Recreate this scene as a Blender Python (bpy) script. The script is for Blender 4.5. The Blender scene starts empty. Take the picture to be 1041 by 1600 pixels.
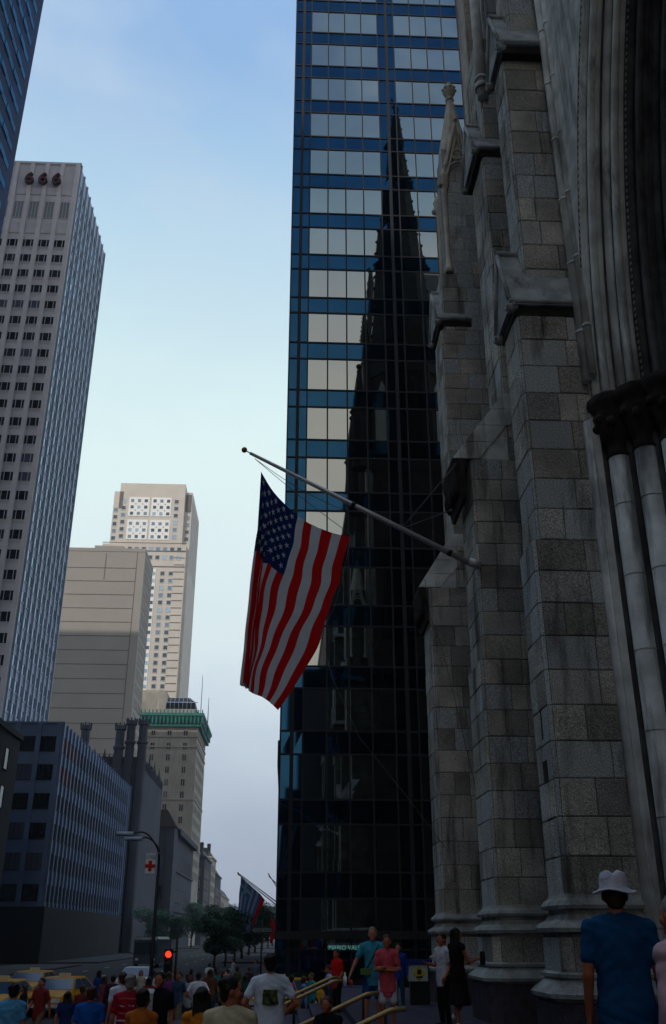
import bpy, bmesh, math, random
import numpy as np
from mathutils import Vector, Matrix, noise
random.seed(7)
PI = math.pi
sc = bpy.context.scene
COL = sc.collection
# ------------------------------------------------------------------ camera
cd = bpy.data.cameras.new('camera'); cam = bpy.data.objects.new('camera', cd); COL.objects.link(cam)
EZ = 3.05; FP = 1475.0; PITCH = math.radians(24.2); YAW = math.radians(2.67)
cam.location = (0, 0, EZ)
cam.rotation_euler = (PI/2 + PITCH, 0, -YAW)
cd.sensor_fit = 'VERTICAL'; cd.sensor_height = 36.0; cd.lens = FP/1600*36
cd.clip_end = 6000; cd.clip_start = 0.1
sc.camera = cam
_F = Vector((math.sin(YAW)*math.cos(PITCH), math.cos(YAW)*math.cos(PITCH), math.sin(PITCH)))
_R = Vector((math.cos(YAW), -math.sin(YAW), 0)); _U = _R.cross(_F)
def at(u, v, X=None, Y=None, Z=None):
    d = _F*FP + _R*(u-520.5) + _U*(800-v)
    t = X/d.x if X is not None else Y/d.y if Y is not None else (Z-EZ)/d.z
    return d*t + Vector((0, 0, EZ))
# ------------------------------------------------------------------ world
W = bpy.data.worlds.new('World'); sc.world = W; W.use_nodes = True
nt = W.node_tree; nt.nodes.clear()
SUN_EL, SUN_AZ = math.radians(40), math.radians(212)   # azimuth clockwise from +Y
def N(t, tp, **k):
    n = t.nodes.new(tp)
    for a, b in k.items():
        if a.startswith('i_'): n.inputs[a[2:].replace('_', ' ')].default_value = b
        else: setattr(n, a, b)
    return n
sky = N(nt, 'ShaderNodeTexSky', sky_type='NISHITA', sun_disc=False, sun_elevation=SUN_EL, sun_rotation=SUN_AZ, air_density=1.4, dust_density=2.5)
bg1 = N(nt, 'ShaderNodeBackground'); bg1.inputs[1].default_value = 0.06
nt.links.new(sky.outputs[0], bg1.inputs[0])
tc = N(nt, 'ShaderNodeTexCoord'); sep = N(nt, 'ShaderNodeSeparateXYZ'); nt.links.new(tc.outputs['Generated'], sep.inputs[0])
def ramp(t, stops, interp='LINEAR'):
    r = N(t, 'ShaderNodeValToRGB'); r.color_ramp.interpolation = interp
    e = r.color_ramp.elements
    while len(e) < len(stops): e.new(0.5)
    for q, (p, c) in zip(e, stops): q.position = p; q.color = (*c, 1)
    return r
# thin summer overcast seen through: colour by height above the horizon
north = ramp(nt, [(0.0, (.38,.42,.54)), (0.08, (.44,.52,.66)), (0.18, (.62,.72,.84)), (0.30, (.80,.93,.96)), (0.46, (.80,.97,.97)), (0.56, (.68,.89,.94)), (0.66, (.47,.70,.88)), (0.76, (.30,.50,.80)), (.84, (.30,.48,.80)), (1.0, (.48,.60,.80))])
south = ramp(nt, [(0.0, (.50,.45,.40)), (0.25, (.74,.67,.56)), (0.5, (.68,.64,.57)), (0.60, (.50,.53,.56)), (0.68, (.24,.37,.50)), (0.76, (.07,.17,.36)), (.84, (.20,.32,.52)), (1.0, (.52,.58,.68))])
nz = N(nt, 'ShaderNodeTexNoise'); nz.inputs['Scale'].default_value = 2.2; nz.inputs['Detail'].default_value = 5; nz.inputs['Roughness'].default_value = .6
mp = N(nt, 'ShaderNodeMapping'); mp.inputs['Scale'].default_value = (1, 1, 2.2)
nt.links.new(tc.outputs['Generated'], mp.inputs[0]); nt.links.new(mp.outputs[0], nz.inputs['Vector'])
wob = N(nt, 'ShaderNodeMath', operation='MULTIPLY_ADD'); wob.inputs[1].default_value = .24; nt.links.new(nz.outputs['Fac'], wob.inputs[0])
zo = N(nt, 'ShaderNodeMath', operation='SUBTRACT'); zo.inputs[1].default_value = .115; nt.links.new(sep.outputs[2], zo.inputs[0]); nt.links.new(zo.outputs[0], wob.inputs[2])
nt.links.new(wob.outputs[0], north.inputs[0]); nt.links.new(wob.outputs[0], south.inputs[0])
sy = N(nt, 'ShaderNodeMapRange'); sy.inputs['From Min'].default_value = .25; sy.inputs['From Max'].default_value = -.35; nt.links.new(sep.outputs[1], sy.inputs[0])
mx = N(nt, 'ShaderNodeMix', data_type='RGBA'); nt.links.new(sy.outputs[0], mx.inputs[0]); nt.links.new(north.outputs[0], mx.inputs[6]); nt.links.new(south.outputs[0], mx.inputs[7])
# soft brighter cloud patches
cr = N(nt, 'ShaderNodeMapRange'); cr.inputs['From Min'].default_value = .47; cr.inputs['From Max'].default_value = .72; cr.inputs['To Max'].default_value = .5; nt.links.new(nz.outputs['Fac'], cr.inputs[0])
mc = N(nt, 'ShaderNodeMix', data_type='RGBA'); nt.links.new(cr.outputs[0], mc.inputs[0]); nt.links.new(mx.outputs[2], mc.inputs[6]); mc.inputs[7].default_value = (.74, .86, .90, 1)
bg2 = N(nt, 'ShaderNodeBackground'); bg2.inputs[1].default_value = 1.0; nt.links.new(mc.outputs[2], bg2.inputs[0])
ms = N(nt, 'ShaderNodeMixShader'); ms.inputs[0].default_value = .93
nt.links.new(bg1.outputs[0], ms.inputs[1]); nt.links.new(bg2.outputs[0], ms.inputs[2])
wo = N(nt, 'ShaderNodeOutputWorld'); nt.links.new(ms.outputs[0], wo.inputs[0])
# ------------------------------------------------------------------ sun, exposure
sl = bpy.data.lights.new('sun', 'SUN'); sl.energy = 1.8; sl.angle = math.radians(.6); sl.color = (1, .93, .84)
sun = bpy.data.objects.new('sun', sl); COL.objects.link(sun)
sd = Vector((math.sin(SUN_AZ)*math.cos(SUN_EL), math.cos(SUN_AZ)*math.cos(SUN_EL), math.sin(SUN_EL)))
sun.rotation_euler = sd.to_track_quat('Z', 'Y').to_euler(); sun.location = (0, -50, 260)
vs = sc.view_settings; vs.view_transform = 'Standard'; vs.look = 'None'; vs.gamma = 1; vs.exposure = 0.12
sc.cycles.max_bounces = 6; sc.cycles.diffuse_bounces = 3; sc.cycles.glossy_bounces = 4; sc.cycles.caustics_reflective = False; sc.cycles.caustics_refractive = False
# ------------------------------------------------------------------ materials
MATS = {}
def mat(name, col, rough=.8, metal=0, var=.15, vscale=3., bump=0, bscale=20., col2=None, streak=0, tone=False, spec=.3, emit=None, emis=0, speck=0, trans=0, coat=0):
    m = bpy.data.materials.new(name); m.use_nodes = True; t = m.node_tree; b = t.nodes['Principled BSDF']
    b.inputs['Roughness'].default_value = rough; b.inputs['Metallic'].default_value = metal
    b.inputs['Specular IOR Level'].default_value = spec
    if coat: b.inputs['Coat Weight'].default_value = coat
    if emit: b.inputs['Emission Color'].default_value = (*emit, 1); b.inputs['Emission Strength'].default_value = emis
    tcn = N(t, 'ShaderNodeTexCoord'); pos = tcn.outputs['Object']
    n1 = N(t, 'ShaderNodeTexNoise'); n1.inputs['Scale'].default_value = vscale; n1.inputs['Detail'].default_value = 6; t.links.new(pos, n1.inputs['Vector'])
    lo = tuple(c*(1-var) for c in col); hi = col2 or tuple(min(1, c*(1+var)) for c in col)
    r = ramp(t, [(.35, lo), (.65, hi)]); t.links.new(n1.outputs['Fac'], r.inputs[0]); out = r.outputs[0]
    if tone:
        a = N(t, 'ShaderNodeVertexColor', layer_name='tone'); s = N(t, 'ShaderNodeSeparateColor'); t.links.new(a.outputs[0], s.inputs[0])
        mm = N(t, 'ShaderNodeMix', data_type='RGBA'); t.links.new(s.outputs[1], mm.inputs[0]); t.links.new(out, mm.inputs[6]); mm.inputs[7].default_value = (.56, .60, .62, 1)
        sc1 = N(t, 'ShaderNodeVectorMath', operation='SCALE'); t.links.new(mm.outputs[2], sc1.inputs[0]); t.links.new(s.outputs[0], sc1.inputs['Scale']); out = sc1.outputs[0]
    if speck:
        n3 = N(t, 'ShaderNodeTexNoise'); n3.inputs['Scale'].default_value = 46; n3.inputs['Detail'].default_value = 3; t.links.new(pos, n3.inputs['Vector'])
        q = N(t, 'ShaderNodeMapRange'); q.inputs['From Min'].default_value = .3; q.inputs['From Max'].default_value = .7; q.inputs['To Min'].default_value = 1-speck; q.inputs['To Max'].default_value = 1+speck
        t.links.new(n3.outputs['Fac'], q.inputs[0]); s3 = N(t, 'ShaderNodeVectorMath', operation='SCALE'); t.links.new(out, s3.inputs[0]); t.links.new(q.outputs[0], s3.inputs['Scale']); out = s3.outputs[0]
    if streak:
        mpn = N(t, 'ShaderNodeMapping'); mpn.inputs['Scale'].default_value = (1.7, 1.7, .22); t.links.new(pos, mpn.inputs[0])
        n2 = N(t, 'ShaderNodeTexNoise'); n2.inputs['Scale'].default_value = 1.1; n2.inputs['Detail'].default_value = 7; n2.inputs['Roughness'].default_value = .65; t.links.new(mpn.outputs[0], n2.inputs['Vector'])
        q = N(t, 'ShaderNodeMapRange'); q.inputs['From Min'].default_value = .53; q.inputs['From Max'].default_value = .66; q.inputs['To Max'].default_value = streak
        t.links.new(n2.outputs['Fac'], q.inputs[0]); mm = N(t, 'ShaderNodeMix', data_type='RGBA'); t.links.new(q.outputs[0], mm.inputs[0]); t.links.new(out, mm.inputs[6]); mm.inputs[7].default_value = (.035, .028, .03, 1); out = mm.outputs[2]
    t.links.new(out, b.inputs['Base Color'])
    if bump:
        nb = N(t, 'ShaderNodeTexNoise'); nb.inputs['Scale'].default_value = bscale; nb.inputs['Detail'].default_value = 5; t.links.new(pos, nb.inputs['Vector'])
        bm_ = N(t, 'ShaderNodeBump'); bm_.inputs['Distance'].default_value = .03; bm_.inputs['Strength'].default_value = bump
        if tone:
            iv = N(t, 'ShaderNodeMath', operation='MULTIPLY_ADD'); iv.inputs[1].default_value = -bump*.85; iv.inputs[2].default_value = bump; t.links.new(s.outputs[1], iv.inputs[0]); t.links.new(iv.outputs[0], bm_.inputs['Strength'])
        t.links.new(nb.outputs['Fac'], bm_.inputs['Height']); t.links.new(bm_.outputs[0], b.inputs['Normal'])
    MATS[name] = m; return m
granite = mat('rock faced granite', (.52, .50, .445), .95, var=.26, vscale=1.2, bump=1.0, bscale=16, tone=True, streak=.75, speck=.6)
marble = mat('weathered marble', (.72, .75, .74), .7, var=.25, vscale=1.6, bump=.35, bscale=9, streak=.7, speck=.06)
mouldst = mat('moulding stone', (.36, .38, .37), .85, var=.3, vscale=2.5, bump=.3, bscale=18, streak=.6, speck=.25)
cream = mat('cream marble', (.66, .61, .52), .75, var=.16, vscale=2, bump=.25, bscale=8, streak=.5, speck=.08)
shadem = mat('shade dark marble', (.04, .038, .038), .9, var=.3, vscale=1, tone=False, streak=.5)  # shade of tower, spire and nave put into a near-black colour
blackst = mat('near black stone', (.035, .028, .027), .9, var=.5, vscale=4, bump=.5, bscale=14)  # near-black colour for drips, capitals, slits and cap strips
plinthm = mat('dark purple granite', (.060, .050, .068), .6, var=.3, vscale=5, bump=.3, bscale=30, speck=.4, streak=.4)
mortar = mat('mortar', (.06, .055, .05), .95)
slate = mat('slate', (.05, .055, .065), .7)
doorm = mat('dark bronze', (.03, .025, .02), .5, metal=.6)
vision = mat('mirror vision glass', (.385, .415, .41), .015, 1, var=.03, vscale=.3)
spand = mat('blue spandrel glass', (.018, .072, .145), .03, 1, var=.10, vscale=.4)
mull = mat('bronze mullion', (.008, .010, .016), .6, 0)
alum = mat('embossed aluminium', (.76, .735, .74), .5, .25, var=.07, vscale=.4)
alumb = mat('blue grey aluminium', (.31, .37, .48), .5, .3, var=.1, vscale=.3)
glassd = mat('dark window glass', (.012, .014, .022), .06, 0, var=.5, vscale=.15, spec=.5)
glassb = mat('sky reflecting window glass', (.22, .33, .45), .08, .6, var=.25, vscale=.3)
blued = mat('dark blue curtain glass', (.003, .022, .10), .6, 0, var=.3, vscale=.2, spec=.08)
blues = mat('pale blue band', (.012, .17, .40), .6, .0, var=.2, vscale=.3, spec=.1)
tanc = mat('tan brick panel', (.40, .365, .33), .9, var=.05, vscale=.12, bump=.1, bscale=6)
tans = mat('tan joint', (.17, .15, .14), .9)
beige = mat('beige limestone panel', (.64, .59, .53), .85, var=.05, vscale=.2)
whitem = mat('white marble lattice', (.93, .93, .92), .6, var=.03)
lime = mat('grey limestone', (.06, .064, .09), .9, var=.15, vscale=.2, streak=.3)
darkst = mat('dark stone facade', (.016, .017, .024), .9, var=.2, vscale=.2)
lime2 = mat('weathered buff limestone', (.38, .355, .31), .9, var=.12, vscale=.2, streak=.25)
green = mat('verdigris copper', (.03, .175, .15), .7, var=.25, vscale=.6)
brownr = mat('brown roof', (.04, .022, .022), .85, var=.2)
asph = mat('asphalt', (.020, .020, .028), .9, var=.2, vscale=.8, bump=.2, bscale=40)
conc = mat('sidewalk paving', (.04, .04, .05), .9, var=.15, vscale=1.5, bump=.1, bscale=30)
terr = mat('granite terrace paving', (.045, .04, .07), .85, var=.25, vscale=3, speck=.5, bump=.1, bscale=30)
paintw = mat('road paint', (.6, .6, .58), .8)
brass = mat('brass rail', (.42, .29, .11), .45, .5, var=.12, vscale=6)
steel = mat('brushed aluminium pole', (.62, .62, .66), .35, .25, var=.06, vscale=8)
black = mat('black metal', (.012, .012, .014), .5)
rope = mat('rope', (.12, .13, .15), .9)
redm = mat('red cloth', (.80, .010, .012), .85, var=.06, vscale=3, spec=.1)
whitec = mat('white cloth', (.84, .86, .92), .85, var=.04, vscale=3, spec=.1)
bluec = mat('navy cloth', (.012, .035, .17), .85, var=.1, vscale=3, spec=.1)
bluefl = mat('sky blue cloth', (.05, .16, .40), .85, spec=.1)
leafm = mat('leaf', (.06, .12, .08), .8, var=.4, vscale=.6, spec=.1)
bark = mat('bark', (.05, .04, .03), .95)
for g_ in (glassd, glassb):
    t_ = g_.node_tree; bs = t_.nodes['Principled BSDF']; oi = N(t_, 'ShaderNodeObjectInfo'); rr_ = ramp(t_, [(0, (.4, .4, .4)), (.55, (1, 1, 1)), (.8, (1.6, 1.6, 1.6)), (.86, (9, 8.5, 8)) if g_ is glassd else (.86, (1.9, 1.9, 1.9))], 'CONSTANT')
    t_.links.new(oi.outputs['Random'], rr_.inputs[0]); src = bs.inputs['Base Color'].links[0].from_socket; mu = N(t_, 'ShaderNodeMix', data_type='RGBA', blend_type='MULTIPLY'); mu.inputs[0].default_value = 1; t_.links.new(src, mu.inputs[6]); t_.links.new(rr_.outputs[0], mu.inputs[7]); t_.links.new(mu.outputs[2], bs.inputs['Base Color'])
# cloth lets a little light through
# ------------------------------------------------------------------ mesh builder
class MB:
    def __init__(s): s.v = []; s.f = []; s.m = []; s.t = []; s.sm = []
    def face(s, idx, m=0, tone=(1, 0), smooth=False): s.f.append(tuple(idx)); s.m.append(m); s.t.append(tone); s.sm.append(smooth)
    def quad(s, a, b, c, d, m=0, tone=(1, 0)):
        n = len(s.v); s.v += [tuple(a), tuple(b), tuple(c), tuple(d)]; s.face((n, n+1, n+2, n+3), m, tone)
    def box(s, x0, x1, y0, y1, z0, z1, m=0, tone=(1, 0)):
        n = len(s.v)
        s.v += [(x0,y0,z0),(x1,y0,z0),(x1,y1,z0),(x0,y1,z0),(x0,y0,z1),(x1,y0,z1),(x1,y1,z1),(x0,y1,z1)]
        for q in ((3,2,1,0),(4,5,6,7),(0,1,5,4),(1,2,6,5),(2,3,7,6),(3,0,4,7)): s.face([n+i for i in q], m, tone)
        return s
    def loft(s, rings, m=0, cap=True, tone=(1, 0), smooth=False):
        n = len(s.v); k = len(rings[0])
        for r in rings: s.v += [tuple(p) for p in r]
        for i in range(len(rings)-1):
            for j in range(k):
                a = n+i*k+j; b = n+i*k+(j+1) % k
                s.face((a, b, b+k, a+k), m, tone, smooth)
        if cap:
            s.face(tuple(n+j for j in reversed(range(k))), m, tone); s.face(tuple(n+(len(rings)-1)*k+j for j in range(k)), m, tone)
        return s
    def prism(s, poly, z0, z1, m=0, tone=(1, 0)): return s.loft([[(x, y, z0) for x, y in poly], [(x, y, z1) for x, y in poly]], m, tone=tone)
    def tube(s, pts, r, k=8, m=0, smooth=True, cap=True):
        pts = [Vector(p) for p in pts]; rr = r if isinstance(r, (list, tuple)) else [r]*len(pts); rings = []
        up = None
        for i, p in enumerate(pts):
            d = (pts[min(i+1, len(pts)-1)] - pts[max(i-1, 0)]).normalized()
            if up is None: up = Vector((0, 0, 1)) if abs(d.z) < .9 else Vector((0, 1, 0))
            a = d.cross(up).normalized(); b = a.cross(d).normalized(); up = b
            rings.append([p + (a*math.cos(2*PI*j/k) + b*math.sin(2*PI*j/k))*rr[i] for j in range(k)])
        return s.loft(rings, m, cap, smooth=smooth)
    def lathe(s, c, prof, k=12, m=0, smooth=True, ph=0):
        return s.loft([[(c[0]+r*math.cos(2*PI*j/k+ph), c[1]+r*math.sin(2*PI*j/k+ph), c[2]+z) for j in range(k)] for r, z in prof], m, True, smooth=smooth)
    def ball(s, c, r, k=10, m=0, sq=(1, 1, 1)):
        return s.loft([[(c[0]+r*sq[0]*math.sin(PI*i/6)*math.cos(2*PI*j/k), c[1]+r*sq[1]*math.sin(PI*i/6)*math.sin(2*PI*j/k), c[2]-r*sq[2]*math.cos(PI*i/6)) for j in range(k)] for i in (0.25, 1, 2, 3, 4, 5, 5.75)], m, True, smooth=True)
    def build(s, name, mats, parent=None, loc=None):
        me = bpy.data.meshes.new(name); me.from_pydata(s.v, [], s.f)
        for m in (mats if isinstance(mats, (list, tuple)) else [mats]): me.materials.append(m)
        me.polygons.foreach_set('material_index', s.m); me.polygons.foreach_set('use_smooth', s.sm)
        ca = me.color_attributes.new('tone', 'FLOAT_COLOR', 'CORNER')
        arr = np.empty((len(me.loops), 4), 'f'); i = 0
        for f, t in zip(s.f, s.t): arr[i:i+len(f)] = (t[0], t[1], 0, 1); i += len(f)
        ca.data.foreach_set('color', arr.ravel())
        me.update()
        o = bpy.data.objects.new(name, me); COL.objects.link(o)
        if parent is not None:
            o.parent = parent
            if loc is None and parent.get('_w'): b = parent['_w']; o.location = (-b[0], -b[1], -b[2])
        if loc is not None: o.location = loc
        return o
def tag(o, label=None, cat=None, group=None, kind=None):
    if label: o['label'] = label
    if cat: o['category'] = cat
    if group: o['group'] = group
    if kind: o['kind'] = kind
    return o
def thing(name, label, cat, loc=(0,0,0), rz=0, group=None, world=True):
    o = bpy.data.objects.new(name, None); COL.objects.link(o); o.location = loc; o.rotation_euler = (0, 0, rz); o.empty_display_size = .3
    if world: o['_w'] = list(loc)
    return tag(o, label, cat, group)
def copy_tree(o, parent=None):
    c = o.copy(); COL.objects.link(c)
    if parent is not None: c.parent = parent
    for ch in [x for x in KIDS(o)]: copy_tree(ch, c)
    return c
def KIDS(o): return [x for x in bpy.data.objects if x.parent == o]
def structure(name, mb, m): return tag(mb.build(name, m), kind='structure')
def place(src_mesh_obj, name, loc, parent, rz=0, scale=None):
    o = bpy.data.objects.new(name, src_mesh_obj.data); COL.objects.link(o); o.parent = parent
    b = parent.get('_w') or (0, 0, 0); o.location = (loc[0]-b[0], loc[1]-b[1], loc[2]-b[2]); o.rotation_euler = (0, 0, rz)
    if scale: o.scale = scale
    return o
def text_mesh(name, body, size, extrude, m, parent, loc, rot, offset=0, align='CENTER'):
    fc = bpy.data.curves.new(name, 'FONT'); fc.body = body; fc.size = size; fc.extrude = extrude; fc.offset = offset; fc.align_x = align
    t = bpy.data.objects.new(name, fc); COL.objects.link(t); dg = bpy.context.evaluated_depsgraph_get(); me = bpy.data.meshes.new_from_object(t.evaluated_get(dg)); bpy.data.objects.remove(t)
    me.materials.clear(); me.materials.append(m); o = bpy.data.objects.new(name, me); COL.objects.link(o); o.parent = parent; o.location = loc; o.rotation_euler = rot; return o
# ------------------------------------------------------------------ ground
TZ = 1.45; LZ = .85; SW = .15
g = MB(); g.quad((-395,-325,0), (395,-325,0), (395,1550,0), (-395,1550,0)); structure('ground', g, asph)
g = MB(); g.quad((-22.8,-320,.004), (-7.8,-320,.004), (-7.8,1500,.004), (-22.8,1500,.004)); structure('road', g, asph)
g = MB()
for x in (-11.6, -15.3, -19): 
    for y in range(-20, 420, 12):
        if not (36 < y < 54): g.box(x-.06, x+.06, y, y+3, .005, .009)
for y in (38.5, 51.5):
    g.box(-22.5, -8, y, y+.35, .005, .009)
structure('road_marking', g, paintw)
g = MB()
for y0, y1 in ((-60, 39), (53.5, 119), (130, 190), (203, 262), (282, 360), (375, 900)):
    g.box(-7.8, 60 if y0 > 50 else -3, y0, y1, 0, SW); g.box(-30, -22.8, y0, y1, 0, SW)
structure('sidewalk', g, conc)
g = MB(); g.box(1.5, 70, -40, 36, -.2, TZ)
structure('terrace', g, terr)
g = MB()
for i in range(4): g.box(1.5-.36*(i+1), 1.5-.36*i, -30, 33, -.2, TZ-.15*(i+1))
g.box(-3, 1.5-.36*4, -30, 33, -.2, LZ)
for i in range(5): g.box(-3-.36*(i+1), -3-.36*i, -30, 33, -.1, LZ-.14*(i+1))
structure('steps', g, terr)
# ------------------------------------------------------------------ glass tower (north-east corner)
OT = thing('glass_tower', 'tall bronze mirror glass tower with blue bands right behind the church', 'skyscraper', (-.5, 55, 0))
ZT = 150.0; x0t, x1t = -.47, 52.0; zb0 = 69.94; FH = 3.826
c = MB(); c.box(x0t+.3, x1t-.3, 55.3, 112, 0, ZT); c.build('tower_core', mull, OT)
xs = []; BAY = 6.76; thick = []
x = .19
while x < x1t-1:
    thick.append(x); xs += [x, x+.62, x+.62+1.38, x+.62+2.72, x+.62+4.06, x+.62+5.42]; x += BAY
xs = [x0t] + xs + [x1t]
rows = [zb0+FH*k for k in range(-17, 20)]      # tops of the vision rows
sp = MB(); vis = []; wl = []
for k, zt in enumerate(rows):
    for i in range(len(xs)-1):
        a, b = xs[i], xs[i+1]
        j = (i-1) % 6
        wide = i > 0 and j in (1, 2, 3, 4)
        tilt = random.uniform(-.0045, .0045)*(b-a)/1.35; tl2 = random.uniform(-.005, .005)
        if wide: vis.append((a, b, zt-2.5, zt, tilt, tl2))
        else: sp.quad((a, 55+tilt, zt-2.5), (b, 55-tilt, zt-2.5), (b, 55-tilt+tl2, zt), (a, 55+tilt+tl2, zt))
        sp.quad((a, 55+tl2, zt-FH), (b, 55-tl2, zt-FH), (b, 55, zt-2.5), (a, 55, zt-2.5))
for zt in rows:                                            # west face bands
    for y in range(0, 56, 7):
        sp.quad((x0t, 55+y, zt-FH), (x0t, 55+y, zt), (x0t, 62+y, zt), (x0t, 62+y, zt-FH))
sp.build('spandrel_glazing', spand, OT)
def seen_key(q): return -1/((q[0]-3)**2*.0+1) + abs(q[2]-40)*.02 + abs(q[0]-4)*.1
vis.sort(key=lambda q: (0 if (q[2] < 74 and q[2] > 20 and q[0] < 12) else 1, abs(q[0]-3)*2+abs(q[2]-50)*.3))
for q in vis[:100]:
    a, b, z0, z1, t1, t2 = q
    m_ = MB(); m_.quad((a, 55+t1, z0), (b, 55-t1, z0), (b, 55-t1+t2, z1), (a, 55+t1+t2, z1)); m_.build('window', vision, OT)
m_ = MB()
for a, b, z0, z1, t1, t2 in vis[100:]: m_.quad((a, 55+t1, z0), (b, 55-t1, z0), (b, 55-t1+t2, z1), (a, 55+t1+t2, z1))
tag(m_.build('window_glazing', vision, OT), kind='stuff')
m_ = MB()
for x in xs: 
    w = .11 if x in thick else .045
    m_.box(x-w, x+w, 54.93 if w < .1 else 54.9, 55.2, 0, ZT)
for zt in rows:
    for z, h in ((zt, .05), (zt-2.5, .05)): m_.box(x0t-.02, x1t, 54.94, 55.19, z-h, z+h)
for y in range(55, 113, 7): m_.box(x0t-.05, x0t+.2, y+.21, y+.36, 0, ZT)
m_.build('mullions', mull, OT)
m_ = MB(); m_.box(x0t-.1, x1t, 54.4, 54.85, 2.9, 3.3); m_.build('shop_canopy', black, OT)
signm = mat('lit shop lettering', (.3, .6, .6), .5, emit=(.25, .75, .7), emis=.18)
_p = at(553, 1484, Y=54.38); text_mesh('shop_sign', 'MARIO VALENTINO', .30, .012, signm, OT, (_p.x+.5, 54.38-55, _p.z), (PI/2, 0, 0))
# ------------------------------------------------------------------ generic facade helper
def win_mesh(w, h, frame=.08, lights=1, glass=glassd, fr=None, depth=.25, split=None):
    """window facing -Y centred on x, sill at z=0, sits proud of a wall at y=0 -- frame plus recessed pane"""
    m_ = MB(); m_.quad((-w/2, -.012, 0), (w/2, -.012, 0), (w/2, -.012, h), (-w/2, -.012, h), 0)
    f = frame
    m_.box(-w/2-f, -w/2, -depth*.3, 0, -f, h+f, 1); m_.box(w/2, w/2+f, -depth*.3, 0, -f, h+f, 1)
    m_.box(-w/2, w/2, -depth*.3, 0, h, h+f, 1); m_.box(-w/2-.03, w/2+.03, -depth*.45, -.001, -f, 0, 1)
    for s in (split or []): m_.box(s-f*.5, s+f*.5, -depth*.25, -.001, 0, h, 1)
    o = m_.build('window_source', [glass, fr or mull]); COL.objects.unlink(o); return o
def windows(src, parent, spots, name='window', rz=0, maxn=100):
    """spots: (x,y,z); first maxn are parts, the rest one part of kind stuff"""
    for p in spots[:maxn]: place(src, name, p, parent, rz)
    if len(spots) > maxn:
        me = src.data; m_ = MB(); R = Matrix.Rotation(rz, 3, 'Z')
        vs_ = [R @ v.co for v in me.vertices]; fs = [(tuple(p.vertices), p.material_index) for p in me.polygons]
        for p in spots[maxn:]:
            n = len(m_.v); m_.v += [(v.x+p[0], v.y+p[1], v.z+p[2]) for v in vs_]
            for f, mi in fs: m_.face([n+i for i in f], mi)
        tag(m_.build(name+'_grid', list(me.materials), parent), kind='stuff')
EAST = PI/2      # rotates a window facing -Y to face +X
# --- 666 tower
A = thing('office_tower', 'aluminium clad office tower with the number 666 at its top', 'skyscraper', (-60, 154, 0))
xe = -46.0
c = MB(); c.box(-128, xe, 154, 181.8, 0, 151.3); c.build('wall', alum, A)
c = MB()
for k in range(18):                                   # piers on the south face
    xx = xe-.55-3.12*k; c.box(xx-.42, xx+.42, 153.62, 153.999, 0, 151.7)
c.box(-100, xe+.2, 153.7, 153.99, 151.3, 151.8)
for k in range(40):
    for z in (131.25-3.74*k,): 
        if z > 4: c.box(-100, xe, 153.93, 153.998, z-2.2, z-2.1)
c.build('pier', alum, A)
for k in range(14):                                  # ribbed aluminium panels
    xa = xe-.97-3.12*k
    for z0, z1 in ((143, 150.6), (133, 135.8)):
        c = MB(); c.box(xa-2.18, xa-.03, 153.90, 153.996, z0, z1)
        for j in range(9): c.box(xa-.25*j-.14, xa-.25*j-.03, 153.84, 153.899, z0, z1)
        c.build('ribbed_panel', alum, A)
sw_ = win_mesh(2.12, 1.78, .1, glass=glassd, fr=alum, split=(-.55, .55))
spots = [(xe-2.11-3.12*c_, 154, 129.6-3.74*r) for r in range(28) for c_ in range(4) if True]
spots += [(xe-2.11-3.12*c_, 154, 129.6-3.74*r) for r in range(33) for c_ in range(4, 14)]
windows(sw_, A, spots)
lv = win_mesh(1.75, 4.2, .1, glass=mat('grey louvre', (.24, .27, .31), .5), fr=alum, split=(-.33, .33)); windows(lv, A, [(xe-2.11-3.12*c_, 154, 137) for c_ in range(12)], 'louvre_window')
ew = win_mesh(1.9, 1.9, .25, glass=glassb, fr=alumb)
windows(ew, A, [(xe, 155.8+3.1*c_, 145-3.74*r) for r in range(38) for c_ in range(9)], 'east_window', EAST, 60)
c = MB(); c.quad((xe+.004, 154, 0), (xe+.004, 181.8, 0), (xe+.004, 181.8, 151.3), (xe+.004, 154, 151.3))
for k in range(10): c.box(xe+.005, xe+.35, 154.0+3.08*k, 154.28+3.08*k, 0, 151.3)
c.build('east_cladding', alumb, A)  # same aluminium, blue skylight on this side put into the colour
neon = mat('orange red sign', (.13, .02, .015), .5)
digs = mat('dark sign letter', (.02, .015, .02), .5)
for xx in (-56.0, -53.2, -50.4):
    o = text_mesh('number_sign', '6', 4.0, .3, digs, A, (xx+60, 153.3-154, 145.4), (PI/2, 0, 0), .09)
    text_mesh('neon_tube', '6', 4.0, .05, neon, o, (0, 0, .33), (0, 0, 0), -.05)
# --- its low wing
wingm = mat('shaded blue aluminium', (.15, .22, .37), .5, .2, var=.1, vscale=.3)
B = thing('office_wing', 'low blue-grey aluminium office block with long window bands on the west pavement', 'office building', (-32, 128, 0))
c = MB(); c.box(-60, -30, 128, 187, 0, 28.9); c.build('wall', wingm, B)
c = MB()
for xx in (-30.35, -33.05, -35.75, -38.45, -41.15): c.box(xx-.3, xx+.3, 127.7, 127.998, 0, 29.1)
for k in range(27): yy = 128.0+2.27*k; c.box(-29.999, -29.75, yy-.12, yy+.12, 0, 29.1)
c.box(-60, -29.75, 127.75, 127.99, 28.9, 29.15); c.build('pier', wingm, B)
c = MB(); c.box(-60, -29.6, 127.6, 187.2, 0, 6.4); c.build('street_arcade', darkst, B)
ws = win_mesh(2.05, 1.9, .06, glass=glassd, fr=mull, split=(-.34, .34))
windows(ws, B, [(-31.7-2.7*c_, 128, 25.3-3.65*r) for r in range(7) for c_ in range(4)])
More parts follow.
